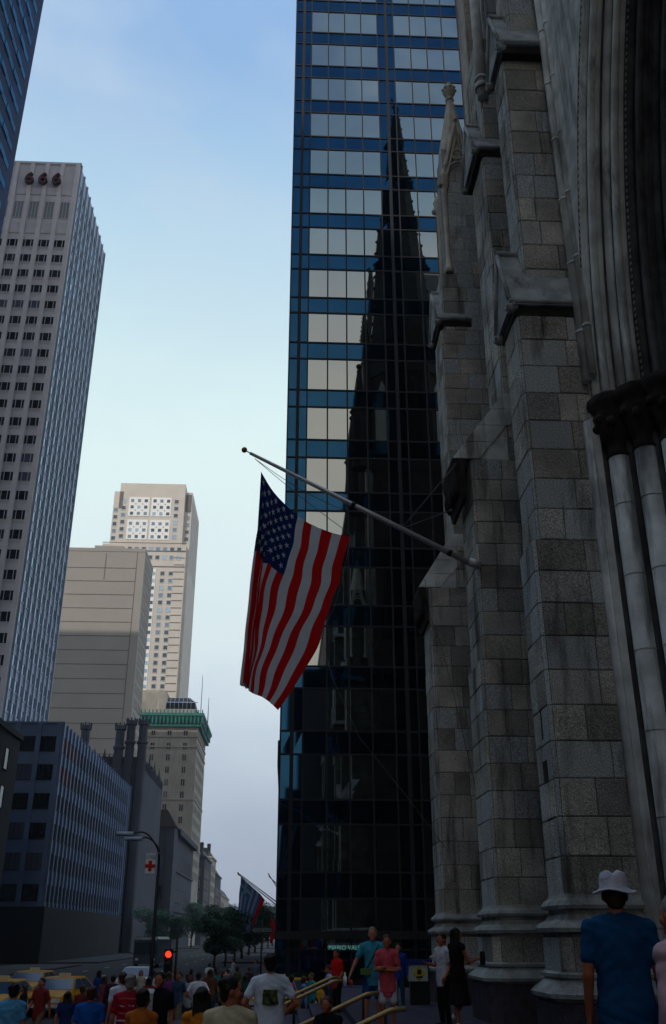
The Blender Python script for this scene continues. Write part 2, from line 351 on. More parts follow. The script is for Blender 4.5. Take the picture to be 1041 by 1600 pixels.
we = win_mesh(1.3, 1.9, .06, glass=mat('unlit dull glass', (.012, .016, .03), .5, var=.6, vscale=.4, spec=.15), fr=mull)
wr = win_mesh(1.3, 1.9, .06, glass=mat('red blind behind glass', (.20, .015, .02), .4), fr=mull)
windows(wr, B, [(-30, 129.2+2.27*c_, 25.3-3.65*r) for r in range(2) for c_ in range(5-r)], 'red_blind_window', EAST)
windows(we, B, [(-30, 129.2+2.27*c_, 25.3-3.65*r) for r in range(6) for c_ in range(25) if not (r < 2 and c_ < 5-r)], 'side_window', EAST, 70)
# --- blue tower top left
A = thing('blue_glass_tower', 'dark blue glass tower with pale floor bands at the left edge', 'skyscraper', (-60, 85, 0))
c = MB(); c.box(-90, -44, 62, 113, 0, 204); c.build('wall', blued, A)  # unseen upper part raised so its shade covers the aluminium tower
for k in range(53):
    z = 127.65-33*3.75+3.75*k; c = MB()
    for j in range(20): c.box(-43.999, -43.82-.1*(j % 2), 62+2.45*j, 64.3+2.45*j, z-.55, z+.55)
    c.build('floor_band', blues, A)
# --- unseen block added west of the avenue to shade the hotel
A = thing('hotel_shade_block', 'unseen grey block added to shade the hotel', 'office building', (-68, 290, 0))
c = MB(); c.box(-88, -51, 280, 300, 0, 108); c.box(-88.2, -50.8, 279.8, 300.2, 107.9, 108.8); c.build('wall', lime, A)
# --- dark low block
A = thing('dark_stone_block', 'nearly black low stone block at the lower left edge', 'office building', (-40, 90, 0))
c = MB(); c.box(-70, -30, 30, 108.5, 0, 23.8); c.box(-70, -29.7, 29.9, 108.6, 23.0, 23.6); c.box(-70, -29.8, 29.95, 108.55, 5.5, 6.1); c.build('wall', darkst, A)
wd = win_mesh(1.4, 2.2, .1, glass=glassd, fr=darkst)
windows(wd, A, [(-30, 50+3.6*k, 7.5+3.9*r) for k in range(16) for r in range(4)], 'window', EAST)
# --- tan blank block
A = thing('tan_windowless_block', 'tan building with a blank wall of horizontal joints', 'office building', (-52, 254, 0))
c = MB(); c.box(-90, -42, 254, 270, 0, 103.6); c.box(-90, -41.9, 253.9, 270.1, 103.6, 104.6); c.box(-57, -49, 256, 266, 104.6, 106.2); c.build('wall', tanc, A)
c = MB()
for k in range(24): c.box(-90, -44.2, 253.94, 253.999, 98.5-4*k, 98.66-4*k)
c.box(-44.3, -44.15, 253.93, 253.998, 0, 103.6); c.box(-53.1, -52.9, 253.94, 253.999, 95, 103)
c.build('wall_joint', tans, A)
we2 = win_mesh(1.1, 2.4, .1, glass=glassd, fr=tanc); windows(we2, A, [(-42, 256.4+2.5*k, 99.5-4*r) for k in range(6) for r in range(20)], 'side_window', EAST, 90)
# --- 712 tower
A = thing('beige_lattice_tower', 'tall beige tower with white lattice window panels in sunlight', 'skyscraper', (-65, 397, 0))
c = MB(); c.box(-79.6, -49.8, 397, 436, 0, 194.3); c.box(-82.6, -79.6, 399.5, 434, 0, 191.2); c.box(-49.8, -46.6, 399.5, 434, 0, 191.2)
c.box(-85, -47.6, 396.4, 436, 0, 163.8); c.box(-63, -56, 402, 410, 194.3, 195.5); c.build('wall', beige, A)
c = MB()
for xa, xb in ((-75, -65.7), (-64.8, -55.8)):
    for za, zb in ((166.2, 175.9), (177.7, 187.2)):
        c.box(xa, xb, 396.80, 396.99, za, zb)
c.box(-70.5, -60.2, 396.18, 396.38, 60, 152)
c.build('lattice_panel', whitem, A)
def gap(*bx): c = MB(); c.box(*bx); c.build('shadow_gap', tans, A)
for bx in ((-79.65, -77.9, 396.9, 396.99, 181.5, 190), (-49.5, -47, 399.2, 399.49, 181.5, 190)): gap(*bx)
for z in np.arange(20, 163, 3.35): gap(-52.6, -47.9, 396.2, 396.39, z, z+.22)
for z in (153, 160.4, 164.2): gap(-85, -47.4, 396.15, 396.37, z, z+.3)
w7 = win_mesh(1.7, 1.75, .3, glass=glassb, fr=mat('pale frame', (.55, .52, .49), .7))
sp7 = []
for xa in (-75, -64.8):
    for za in (166.2, 177.6):
        for i in range(3):
            for j in range(3): sp7.append((xa+1.5+3.1*i, 396.8, za+.7+3.2*j))
for z in [166.9+3.5*k for k in range(6)]: sp7 += [(-77.3, 397, z), (-53.4, 397, z)]
for z in [166.9+3.5*k for k in range(5)]: sp7 += [(-48.2, 399.5, z), (-81.2, 399.5, z)]
sp7 += [(-79+3.15*k, 396.4, 160.6) for k in range(10)] + [(-79+3.15*k, 396.4, 156.6) for k in range(10)]
w7b = [(x_, 396.18 if -71 < x_ < -60 else 396.4, 149-3.38*r) for r in range(26) for x_ in (-63.4, -61.2-.0, -57.3, -53.6, -67.0, -69.2)]
w7w = win_mesh(1.45, 1.5, .02, glass=glassb, fr=whitem); q7 = [p for p in sp7 if p[1] == 396.8] + [p for p in w7b if p[1] == 396.18]
windows(w7w, A, q7[:80]); windows(w7, A, [p for p in sp7+w7b if p not in q7], 'side_bay_window', 0, 60)
windows(w7w, A, q7[80:], 'lower_window', 0, 0) if q7[80:] else None
e7 = win_mesh(1.7, 1.75, .3, glass=glassb, fr=beige); windows(e7, A, [(-46.6, 401+3.3*k, 186-3.38*r) for r in range(10) for k in range(10)] , 'side_window', EAST, 40)
c = MB()
for xa in (-75, -64.8):
    for za in (166.2, 177.6):
        for i in range(2):
            for j in range(2): c.box(xa+2.85+3.1*i, xa+3.3+3.1*i, 396.7, 396.79, za+2.75+3.2*j, za+3.2+3.2*j)
c.build('bronze_boss', mat('ochre boss', (.30, .14, .06), .6), A)
# --- gothic church of grey limestone
A = thing('gothic_church', 'grey gothic church with a pinnacled tower in front of the tan block', 'church', (-38, 210, 0))
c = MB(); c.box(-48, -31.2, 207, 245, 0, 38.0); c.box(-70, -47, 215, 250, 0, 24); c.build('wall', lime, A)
def pinn(mb, x, y, z0, w, h, k=8):
    mb.lathe((x, y, z0), [(w, 0), (w, h*.45), (w*1.25, h*.47), (w*1.25, h*.52), (w*.8, h*.55), (w*.1, h)], k, smooth=False)
for xx, zz, w in ((-46.6, 38, .8), (-43.6, 44.4, 1.05), (-36.2, 44.4, 1.05), (-33.9, 45.5, 1.0), (-31.3, 45.5, 1.0)):
    c = MB(); c.lathe((xx, 206.8, 0), [(w, 0), (w, 30), (w*.95, 30.2), (w*.95, zz-5), (w*1.2, zz-4.8), (w*1.2, zz-4.3), (w*.9, zz-4.1), (w*.9, zz-.9), (w*1.2, zz-.8), (w*1.2, zz)], 8, smooth=False)
    for q in range(8): c.box(xx+w*1.1*math.cos(q*PI/4)-.12, xx+w*1.1*math.cos(q*PI/4)+.12, 206.8+w*1.1*math.sin(q*PI/4)-.12, 206.8+w*1.1*math.sin(q*PI/4)+.12, zz, zz+.6)
    c.build('turret', lime, A)
for k in range(6): c = MB(); pinn(c, -42.3+1.05*k, 206.9, 36.5, .32, 3.2 if k % 2 else 2.2, 4); c.build('pinnacle', lime, A)
for k in range(12): c = MB(); pinn(c, -31.1, 209+3*k, 36, .3, 4.2 if k % 3 == 0 else 2.4, 4); c.build('pinnacle', lime, A)
gw = MB()
for xx in (-41.5, -38.5):
    pts = [(-.7, 0), (.7, 0), (.7, 6), (.35, 7.1), (0, 7.8), (-.35, 7.1), (-.7, 6)]
    gw.loft([[(xx+a, 206.9, 24+b) for a, b in pts], [(xx+a, 206.99, 24+b) for a, b in pts]])
gw.build('lancet_window', glassd, A)
c = MB()
for z in (22.5, 34.5): c.box(-48.2, -31.0, 206.6, 206.98, z, z+.5)
for xx in (-44.9, -40, -35, -32.6): c.box(xx-.2, xx+.2, 206.5, 206.97, 0, 36)
c.build('string_course', lime, A)
# --- hotel with the green cornice
A = thing('stone_hotel', 'buff stone hotel with a green copper cornice and rooftop glasshouse', 'hotel', (-40, 340, 0))
c = MB(); c.box(-52, -32.4, 340, 376, 0, 72.5); c.box(-51, -33.6, 341, 375, 76, 77.6)
c.box(-47, -44, 342, 352, 72, 82); c.box(-52, -44.5, 344, 356, 72, 84.2); c.box(-56, -46, 352, 366, 60, 87); c.build('wall', lime2, A)
c = MB()
for z in (31, 46, 63.8, 67.4): c.box(-52.1, -32.1, 339.6, 376, z, z+.5)
for z in np.arange(5, 62, .82): c.box(-52.02, -32.36, 339.93, 376, z, z+.6)
c.build('stone_band', lime2, A)
c = MB(); c.box(-53.2, -31.2, 338.8, 377, 71.0, 71.9); c.box(-54, -30.2, 337.8, 378, 74.6, 75.6)
for s in range(2):
    n = len(c.v)
c.loft([[(-52.4, 339.6, 71.9), (-32.0, 339.6, 71.9), (-32.0, 376.4, 71.9), (-52.4, 376.4, 71.9)], [(-53.8, 338, 74.6), (-30.4, 338, 74.6), (-30.4, 377.8, 74.6), (-53.8, 377.8, 74.6)]])
for k in range(17): c.box(-52.6+1.35*k, -52.1+1.35*k, 338.1, 339.6, 72.0, 74.5); c.box(-52.6+1.35*k, -52.2+1.35*k, 337.9, 338.3, 75.6, 76.7)
for k in range(26): c.box(-31.8, -30.6, 339+1.45*k, 339.5+1.45*k, 72.0, 74.5)
c.build('cornice', green, A)
wh = win_mesh(1.25, 2.2, .22, glass=glassd, fr=lime2, split=(0,))
windows(wh, A, [(x_, 340-.07, z-1) for z in (68.7-.2, 64.3-.1, 60.2, 56, 51.7, 47.6, 43.3, 39.2, 35, 31, 26.8) for x_ in (-47.9, -42.2, -36.5)])
wh2 = win_mesh(1.25, 2.2, .22, glass=glassd, fr=lime2); windows(wh2, A, [(-32.36, 343+4*k, 67.5-4.2*r) for k in range(8) for r in range(12)], 'side_window', EAST, 60)
gh = MB(); gh.loft([[(-44.5, 342, 77.6), (-33.2, 342, 77.6), (-33.2, 360, 77.6), (-44.5, 360, 77.6)], [(-44.5, 342, 80.3), (-33.8, 342, 80.0), (-33.8, 360, 80.0), (-44.5, 360, 80.3)], [(-44.0, 344, 82.3), (-36, 344, 82.3), (-36, 358, 82.3), (-44, 358, 82.3)]]); gh.build('rooftop_glasshouse', glassd, A)
gh = MB()
for k in range(8): xx = -44.4+1.5*k; gh.tube([(xx, 341.9, 77.6), (xx, 341.9, 80.3), (min(xx, -36.5) if k > 5 else xx, 343.9, 82.4)], .09, 4)
gh.box(-44.6, -33, 341.8, 341.95, 80.1, 80.4); gh.box(-44.6, -33, 341.8, 341.95, 77.5, 77.8); gh.build('glasshouse_frame', alumb, A)
gh = MB(); gh.tube([(-50, 343.4, 72.5), (-47.4, 343.4, 76), (-46.2, 343.4, 82.0)], 1.2, 4, smooth=False); gh.build('stair_enclosure', lime2, A)
for (u_, v0, v1) in ((313, 1128, 1055), (325, 1122, 1090)):
    p0 = at(u_, v0, Y=358); p1 = at(u_, v1, Y=358); mm_ = MB(); mm_.tube([(p0.x, 358, p0.z-12 if p0.x < -31 else p0.z-6), (p0.x, 358, p1.z)], [.22, .08], 6)
    x_ = min(p0.x, -32); mm_.build('roof_mast', black, A)
# --- club building with brown roof, blocks beyond
A = thing('stone_clubhouse', 'low dark stone clubhouse with a brown hipped roof before the hotel', 'club building', (-32, 262, 0))
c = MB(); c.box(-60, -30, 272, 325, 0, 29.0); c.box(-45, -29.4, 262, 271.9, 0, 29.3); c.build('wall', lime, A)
c = MB(); c.box(-60, -28.6, 270.6, 326, 28.2, 29.7); c.box(-60, -29.6, 271.6, 325.5, 19, 19.6); c.box(-60, -29.6, 271.6, 325.5, 9, 9.6)
for xx in (-30.6, -34.6, -38.6): c.box(xx-.7, xx+.7, 261.5, 261.99, 0, 28.5)
c.build('cornice', lime, A)
c = MB(); c.loft([[(-46, 261.3, 29.3), (-28.9, 261.3, 29.3), (-28.9, 272, 29.3), (-46, 272, 29.3)], [(-46, 263.5, 33.8), (-31.8, 263.5, 33.8), (-31.8, 270, 33.8), (-46, 270, 33.8)]]); c.build('roof', brownr, A)
ww = win_mesh(1.5, 3.2, .3, glass=glassd, fr=lime); windows(ww, A, [(-30, 275+4*k, 3+8.5*r) for k in range(12) for r in range(3)], 'window', EAST); windows(ww, A, [(-32.6-4*k, 262, 4+7.5*r) for k in range(3) for r in range(3)], 'front_window')
rowd = [(384, 418, 34, 'darkest of the far avenue blocks, just past the hotel', lime), (420, 446, 36.5, 'tallest pale mansard block far up the avenue', lime2), (450, 486, 31.5, 'stepped grey block far up the avenue beyond the mansard', lime), (492, 560, 24.5, 'long low block far up the avenue', lime2), (566, 650, 20.5, 'farthest pale block above the avenue trees', lime)]
for y0, y1, zz, lab, m0 in rowd:
    A = thing('avenue_block', lab, 'building', (-31, y0, 0), group='blocks far up the avenue')
    c = MB(); c.box(-60, -31, y0, y1, 0, zz-3); c.box(-60, -30.5, y0-.5, y1, zz-3.6, zz-3)
    c.box(-60, -30.6, y0-.4, y1, 7, 7.6); c.build('wall', m0, A)
    c = MB(); c.loft([[(-60, y0, zz-3), (-31, y0, zz-3), (-31, y1, zz-3), (-60, y1, zz-3)], [(-58, y0+1.5, zz+.5), (-33.5, y0+1.5, zz+.5), (-33.5, y1-1.5, zz+.5), (-58, y1-1.5, zz+.5)]])
    for k in range(3): c.box(-33.4-3*k, -32-3*k, y0+3, y0+5, zz-2, zz+2.2-k*.5)
    c.build('roof', slate, A)
    windows(wh, A, [(-33.3-3.2*k, y0, 8+4*r) for k in range(3) for r in range(int((zz-12)/4))]); windows(wh2, A, [(-31, y0+2.5+4*k, 8+4*r) for k in range(6) for r in range(int((zz-12)/4))], 'side_window', EAST)
# --- older building behind the glass tower
A = thing('corniced_corner_block', 'narrow dark corniced block past the glass tower at the avenue edge', 'building', (0, 118, 0))
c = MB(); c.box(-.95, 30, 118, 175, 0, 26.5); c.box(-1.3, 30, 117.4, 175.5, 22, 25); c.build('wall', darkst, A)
windows(wd, A, [(.8+3*k, 118, 6+4*r) for k in range(3) for r in range(4)])
# --- dark department store behind the camera, its mirror image fills the lower glass tower
A = thing('department_store', 'dark stone store seen mirrored in the lower glass tower', 'store', (20, -60, 0))
c = MB(); c.box(7.2, 60, -110, -60, 0, 61.5); c.box(1.4, 7.2, -104, -61, 0, 48.5); c.box(-1.5, 1.4, -100, -62, 0, 27); c.box(7, 60, -110.2, -59.6, 60.6, 62); c.build('wall', darkst, A)
windows(wd, A, [(9+3.4*k, -60, 6+4.4*r) for k in range(8) for r in range(12)], 'window', PI)
A = thing('background_tower', 'tall dark tower seen only as a reflection to the right of the spire', 'skyscraper', (60, -150, 0))
_q = at(655, 425, Y=260); c = MB(); c.box(_q.x, _q.x+50, -190, -150, 0, _q.z); c.build('wall', darkst, A); windows(wd, A, [(_q.x+2+3.5*k, -150, 60+4*r) for k in range(6) for r in range(16)], 'window', PI)
# --- unseen west side tower, placed and sized to keep the church in shade
A = thing('church_shade_tower', 'unseen limestone tower placed across the avenue to shade the church', 'skyscraper', (-70, -60, 0))
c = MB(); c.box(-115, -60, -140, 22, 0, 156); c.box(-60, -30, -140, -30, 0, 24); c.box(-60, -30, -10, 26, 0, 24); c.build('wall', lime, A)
c = MB()
for k in range(40):
    for z0 in (32,): c.box(-59.99, -59.9, -128+3.7*k, -126.6+3.7*k, z0, 148)
c.build('window_strip', glassd, A)
# ------------------------------------------------------------------ CATHEDRAL
CA = thing('cathedral', 'granite and marble gothic cathedral front with stepped buttresses', 'cathedral', (8, 24, 0))
def tone_pick(edge=0, mp=.12):
    if random.random() < mp + edge: return (random.uniform(.75, 1.05), random.uniform(.75, 1))
    return (random.choice((.62, .78, .88, .96, 1.04, 1.16)) * random.uniform(.93, 1.07), random.choice((0, 0, .05, .35)))
def ashlar(mb, p0, p1, z0, z1, h=.62, proud=.02, bl=(.34, .92), mprob=.16, redge=0., seed=None, ledge=0.):
    """blocks on a vertical wall from p0 to p1 (outside on the right-hand side of p0->p1 when seen from above, ccw polygon)"""
    d = Vector((p1[0]-p0[0], p1[1]-p0[1])); L = d.length
    if L < .03: return
    d /= L; n = Vector((d.y, -d.x))
    rnd = random.Random(seed)
    ncr = max(1, round((z1-z0)/h)); hh = (z1-z0)/ncr
    for r in range(ncr):
        za, zb = z0+r*hh+.006, z0+(r+1)*hh-.006
        s = 0; cuts = [0]
        while s < L:
            w = rnd.uniform(*bl)
            if L-s-w < bl[0]*.6: break
            s += w; cuts.append(s)
        cuts.append(L)
        for i in range(len(cuts)-1):
            a, b = cuts[i]+.005, cuts[i+1]-.005
            if b-a < .02: continue
            last = i == len(cuts)-2; first = i == 0
            t = tone_pick(redge if last else ledge if first else 0, mprob)
            if n.y > .5: t = (t[0]*.22, 0)          # north-side shade put into the block colour
            pr = proud*(1 if t[1] < .5 else .55)*rnd.uniform(.7, 1.2); c_ = min(.016, (b-a)*.3)
            def P(s_, z, q): return (p0[0]+d.x*s_+n.x*q, p0[1]+d.y*s_+n.y*q, z)
            k = len(mb.v)
            mb.v += [P(a, za, 0), P(b, za, 0), P(b, zb, 0), P(a, zb, 0), P(a+c_, za+c_, pr), P(b-c_, za+c_, pr), P(b-c_, zb-c_, pr), P(a+c_, zb-c_, pr)]
            for q in ((4,5,6,7), (0,1,5,4), (1,2,6,5), (2,3,7,6), (3,0,4,7)): mb.face([k+j for j in q], 0, t)
def ashpoly(mb, poly, z0, z1, **k):
    mb.prism(poly, z0, z1, 1)
    for i in range(len(poly)): ashlar(mb, poly[i], poly[(i+1) % len(poly)], z0, z1, **k)
def bpoly(xf, ys, yn, xb, c): # ccw from above
    return [(xf, yn-c), (xf, ys+c), (xf+c, ys), (xb, ys), (xb, yn), (xf+c, yn)]
def grow(poly, e):
    out = []; n = len(poly)
    for i in range(n):
        p, a, b = Vector(poly[i]), Vector(poly[i-1]), Vector(poly[(i+1) % n])
        d1 = (p-a).normalized(); d2 = (b-p).normalized(); n1 = Vector((d1.y, -d1.x)); n2 = Vector((d2.y, -d2.x))
        m_ = (n1+n2); m_ = m_/(1+n1.dot(n2)); out.append(tuple(p+m_*e))
    return out
def mould(mb, poly, prof, m=0):
    """prof: (grow, z) list, lofted rings"""
    mb.loft([[(x, y, z) for x, y in grow(poly, e)] for e, z in prof], m)
def buttress(ys, yn, xb, stages, base, mp=.14, redge=.3, cham=.07):
    """stages: (z0,z1,xf,chamfer)"""
    P0 = bpoly(stages[0][2], ys, yn, xb, cham)
    b = MB()
    for (z0, z1, xf, c_) in stages:
        r_ = .2 if c_ < 0 else 0
        q = bpoly(xf, ys+r_*(ys < 8 or 1), yn-r_*.0, xb, abs(c_)) if c_ else [(xf, yn), (xf, ys), (xb, ys), (xb, yn)]
        ashpoly(b, q, z0, z1, mprob=mp, redge=redge)
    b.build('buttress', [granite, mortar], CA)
    b = MB()
    mould(b, P0, [(.03, 3.36), (.04, 3.43), (.13, 3.44), (.15, 3.49), (.11, 3.55), (.04, 3.60), (.01, 3.66)])
    b.build('base_moulding', mouldst, CA)
    b = MB(); mould(b, P0, [(.13, 3.04), (.14, 3.10), (.23, 3.11), (.25, 3.17), (.20, 3.23), (.10, 3.28), (.05, 3.36)]); b.build('base_moulding', mouldst, CA)
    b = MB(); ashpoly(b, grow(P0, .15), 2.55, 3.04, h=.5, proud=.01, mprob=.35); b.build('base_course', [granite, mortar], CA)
    b = MB(); mould(b, P0, [(.16, 2.47), (.22, 2.48), (.23, 2.53), (.16, 2.56)]) ; mould(b, P0, [(.30, 2.16), (.31, 2.20), (.39, 2.21), (.40, 2.27), (.33, 2.33), (.23, 2.40), (.17, 2.47)]); b.build('plinth_moulding', mouldst, CA)
    b = MB(); mould(b, P0, [(.33, TZ-.4), (.33, 2.13), (.29, 2.16)]); b.build('plinth', plinthm, CA)
capst = mat('lead grey cap stone', (.42, .45, .46), .8, var=.3, vscale=2.2, bump=.4, bscale=9, streak=.6, speck=.12)
def gable_cap(ys, yn, xf, xb, ze, zr, over=.11, m=capst, th=.14):
    """saddle roof cap, ridge along x; eaves at ze, ridge at zr"""
    ym = (ys+yn)/2; b = MB()
    y0, y1, x0 = ys-over, yn+over, xf-over
    for x in (0,):
        ring = lambda x, k=0: [(x, y0, ze-th), (x, y0-.02, ze), (x, ym, zr+.1), (x, y1+.02, ze), (x, y1, ze-th), (x, ym, ze-th+.02)]
    b.loft([ring(x0), ring(xb)], 0)
    b.tube([(x0-.02, ym, zr+.12), (xb, ym, zr+.12)], .07, 8)
    for yy in (y0, y1): b.tube([(x0-.03, yy, ze-th*.5), (xb, yy, ze-th*.5)], .055, 8)
    for yy in (y0, y1): b.tube([(x0-.02, yy, ze-.03), (x0-.02, ym, zr+.07)], .05, 8)
    b.build('buttress_cap', m, CA)
    for yy in (y0+.06, y1-.06):
        b = MB(); b.ball((x0+.03, yy, ze-th-.07), .12, 10, 0, (1, 1, .85))
        for q in range(5): b.ball((x0+.03+.10*math.cos(q*1.26), yy+.10*math.sin(q*1.26), ze-th-.05), .05, 6)
        b.build('corbel', m, CA)
    b = MB(); b.prism([(xf-.03, yn+.03), (xf-.03, ys-.03), (xb, ys-.03), (xb, yn+.03)], ze-th-.22, ze-th-.01); b.build('cap_shadow_course', blackst, CA)  # dark strip under the cap, its shade put into the colour
def slope_cap(ys, yn, x0, x1, xb, z0, z1, steps=3):
    """sloping weathering of smooth stones between a wide stage and a narrow one"""
    b = MB()
    for i in range(steps):
        a, c_ = i/steps, (i+1)/steps
        xa, xc, za, zc = x0+(x1-x0)*a, x0+(x1-x0)*c_, z0+(z1-z0)*a, z0+(z1-z0)*c_
        e = .03
        n = len(b.v); L = .55+random.random()*.5
        for yy in (ys-e, yn+e): b.v += [(xa+.012, yy, za+.01), (xc, yy, zc-.006), (xc+L, yy, zc-.006), (xa+L, yy, za+.01)]
        for q in ((0,3,2,1), (4,5,6,7), (0,1,5,4), (1,2,6,5), (2,3,7,6), (3,0,4,7)): b.face([n+k for k in q], 0, (random.uniform(.8, 1), random.uniform(.8, 1)))
    b.prism([(x1+.1, yn), (x1+.1, ys), (xb, ys), (xb, yn)], z0, z1, 1)
    b.loft([[(x0+.05, y, z0), (x1+.2, y, z0), (x1+.2, y, z1-.02), (x1+.03, y, z1-.02)] for y in (yn-.01, ys+.01)], 0, tone=(.95, 1))
    b.build('weathering_stone', [marble, mortar], CA)
    b = MB()
    mstone = None
    for k in range(6):                                   # dripping carved cusps under the weathering
        yy = ys+(yn-ys)*(k+.5)/6
        b.lathe((x0+.12, yy, z0-.95), [(.03, 0), (.11, .12), (.13, .3), (.10, .5), (.14, .8), (.12, .98)], 8)
    b.loft([[(x0-.02, ys-.04, z0-.02), (x0-.02, yn+.04, z0-.02), (x0+.3, yn+.04, z0-.02), (x0+.3, ys-.04, z0-.02)], [(x0+.22, ys-.03, z0-1.15), (x0+.22, yn+.03, z0-1.15), (x0+.3, yn+.03, z0-1.15), (x0+.3, ys-.03, z0-1.15)]])
    b.build('carved_drip', blackst, CA)
def tower(ys0, mirror=False):
    """north-west tower with its spire; y offset lets the south tower repeat it"""
    Y = lambda y: (16.0-y) if mirror else y      # mirror about the central portal (y=8)
    yy = lambda a, b: (min(Y(a), Y(b)), max(Y(a), Y(b)))
    # nearest buttress, beside the portal
    a, b_ = yy(15.6, 16.65); buttress(a, b_, 7.1, [(3.6, 9.6, 4.34, .07), (9.6, 14.55, 4.44, .05), (14.55, 22.3, 4.74, -.05), (22.3, 31, 4.98, -.05), (31, 40, 5.3, -.05)], 0, mp=.24, redge=.45)
    gable_cap(a, b_, 4.42, 5.95, 14.85, 16.35); gable_cap(a, b_, 4.74, 5.95, 22.3, 23.7); gable_cap(a, b_, 5.0, 5.95, 31, 32.5)
    b = MB(); b.box(4.325, 4.339, a+.35, a+.62, 4.75, 5.75); b.box(4.325, 4.339, a+.42, a+.5, 6.1, 6.7); b.build('slit_window', blackst, CA)
    # middle buttress
    a, b_ = yy(21.5, 23.1); buttress(a, b_, 7.1, [(3.6, 9.0, 4.48, .07), (9.0, 14.3, 4.56, .06), (14.3, 25.0, 5.55, .05), (25.0, 30, 5.7, -.05), (30, 40, 6.1, -.05)], 0, mp=.2, redge=.15)
    slope_cap(a, b_, 4.08, 5.55, 6.4, 14.3, 16.3, 4); gable_cap(a, b_, 5.4, 6.6, 25.0, 26.6)
    b = MB(); b.tube([(5.75, a+.1, 27.2), (5.75, a+.1, 34)], .17, 12); b.tube([(5.75, a+.1, 27.55), (5.75, a+.1, 27.75)], .23, 12); b.tube([(5.75, a+.1, 27.95), (5.75, a+.1, 28.05)], .21, 12); b.build('colonette', marble, CA)
    # outer buttress with pinnacle
    a, b_ = yy(28.0, 29.4); buttress(a, b_, 7.1, [(3.6, 13.1, 4.33, .07), (13.1, 22.9, 5.18, .06), (22.9, 25.4, 5.3, .05)], 0, mp=.2, redge=.15)
    slope_cap(a, b_, 4.0, 5.15, 5.9, 13.1, 14.95, 4); gable_cap(a, b_, 5.15, 6.3, 23.4, 24.9)
    b = MB(); ashpoly(b, [(5.62, b_-.1), (5.62, a+.1), (6.9, a+.1), (6.9, b_-.1)], 24.4, 31.6, h=.55, proud=.006, mprob=.8); b.build('pinnacle_shaft', [granite, mortar], CA)
    xm, ym = 6.22, (a+b_)/2
    for cx, cy in ((5.62, a), (5.62, b_), (6.9, a), (6.9, b_)):
        b = MB(); b.lathe((cx, cy, 25.4), [(.16, 0), (.16, .25), (.12, .32), (.095, .4), (.095, 3.9), (.12, 3.95), (.1, 4.0), (.15, 4.1), (.2, 4.35), (.17, 4.45), (.22, 4.6), (.05, 5.0)], 10); b.build('colonette', cream, CA)
    for sgn in (-1, 1):                                      # gablets on the south and north sides
        yg = a-.05 if sgn < 0 else b_+.05
        b = MB()
        for (hw, z0, z1, r) in ((.72, 29.7, 32.9, .07), (.54, 29.8, 32.2, .05)):
            b.tube([(xm-hw, yg, z0), (xm, yg, z1)], r, 6, smooth=False); b.tube([(xm+hw, yg, z0), (xm, yg, z1)], r, 6, smooth=False)
        b.tube([(xm+.24*math.cos(q*PI/8), yg, 31.2+.24*math.sin(q*PI/8)) for q in range(17)], .045, 6)
        b.tube([(xm-.54+.54*(1-math.cos(q*PI/12)), yg, 29.9+.9*math.sin(q*PI/12)) for q in range(7)], .045, 6); b.tube([(xm+.54-.54*(1-math.cos(q*PI/12)), yg, 29.9+.9*math.sin(q*PI/12)) for q in range(7)], .045, 6)
        for s2 in (-1, 1):
            b.ball((xm+s2*.76, yg, 29.6), .13, 8)
            for q in range(5): b.ball((xm+s2*.72*(1-q/5), yg, 29.9+3*q/5+.1), .06, 6)
        b.ball((xm, yg, 33.05), .11, 8); b.build('gablet', cream, CA)
    b = MB(); b.loft([[(xm+r*math.cos(q*PI/4+PI/8), ym+r*math.sin(q*PI/4+PI/8), z) for q in range(8)] for r, z in ((.66, 31.3), (.62, 32.0), (.13, 34.9))]); b.build('spirelet', cream, CA)
    b = MB(); b.lathe((xm, ym, 34.85), [(.13, 0), (.19, .05), (.19, .12), (.12, .16), (.12, .3), (.24, .42), (.27, .6), (.24, .8), (.15, .92), (.08, .96), (.1, 1.05), (.03, 1.1)], 8)
    for q in range(8): b.ball((xm+.25*math.cos(q*PI/4), ym+.25*math.sin(q*PI/4), 35.5), .08, 6)
    b.build('finial', cream, CA)
    # corner shaft behind the pinnacle
    b = MB(); ashpoly(b, [(6.98, b_-.05), (6.98, a+.05), (7.8, a+.05), (7.8, b_-.05)], 24, 46, h=.55, proud=.008, mprob=.25); b.build('corner_shaft', [cream, mortar], CA)
    # tower body
    a, b_ = yy(18.3, 29.7)
    b = MB()
    ashpoly(b, [(7.5, b_), (7.5, a), (17.3, a), (17.3, b_)], TZ, 44, h=.62, mprob=.1); b.build('tower_wall', [shadem, mortar], CA)
    b = MB()
    for (x_, y_, w) in [(6.2, (a+b_)/2+o, .8) for o in (-2.6, 2.6)]:
        pts = [(-.8, 0), (.8, 0), (.8, 8), (.45, 9.2), (0, 10), (-.45, 9.2), (-.8, 8)]
        b.loft([[(7.45, y_+p, 27+q) for p, q in pts], [(7.49, y_+p, 27+q) for p, q in pts]])
    for o in (-2.6, 2.6):
        for yf, ye in ((b_+.04, b_+.1),):
            b.loft([[(11.8+o+p, yf, 27+q) for p, q in pts], [(11.8+o+p, ye, 27+q) for p, q in pts]])
    b.build('belfry_window', glassd, CA)
    b = MB(); b.prism(grow([(7.5, b_), (7.5, a), (17.3, a), (17.3, b_)], .15), 43.6, 44.4); b.prism(grow([(7.5, b_), (7.5, a), (17.3, a), (17.3, b_)], .08), 44.4, 45.4); b.build('parapet', shadem, CA)
    cx, cy = 11.75, (a+b_)/2
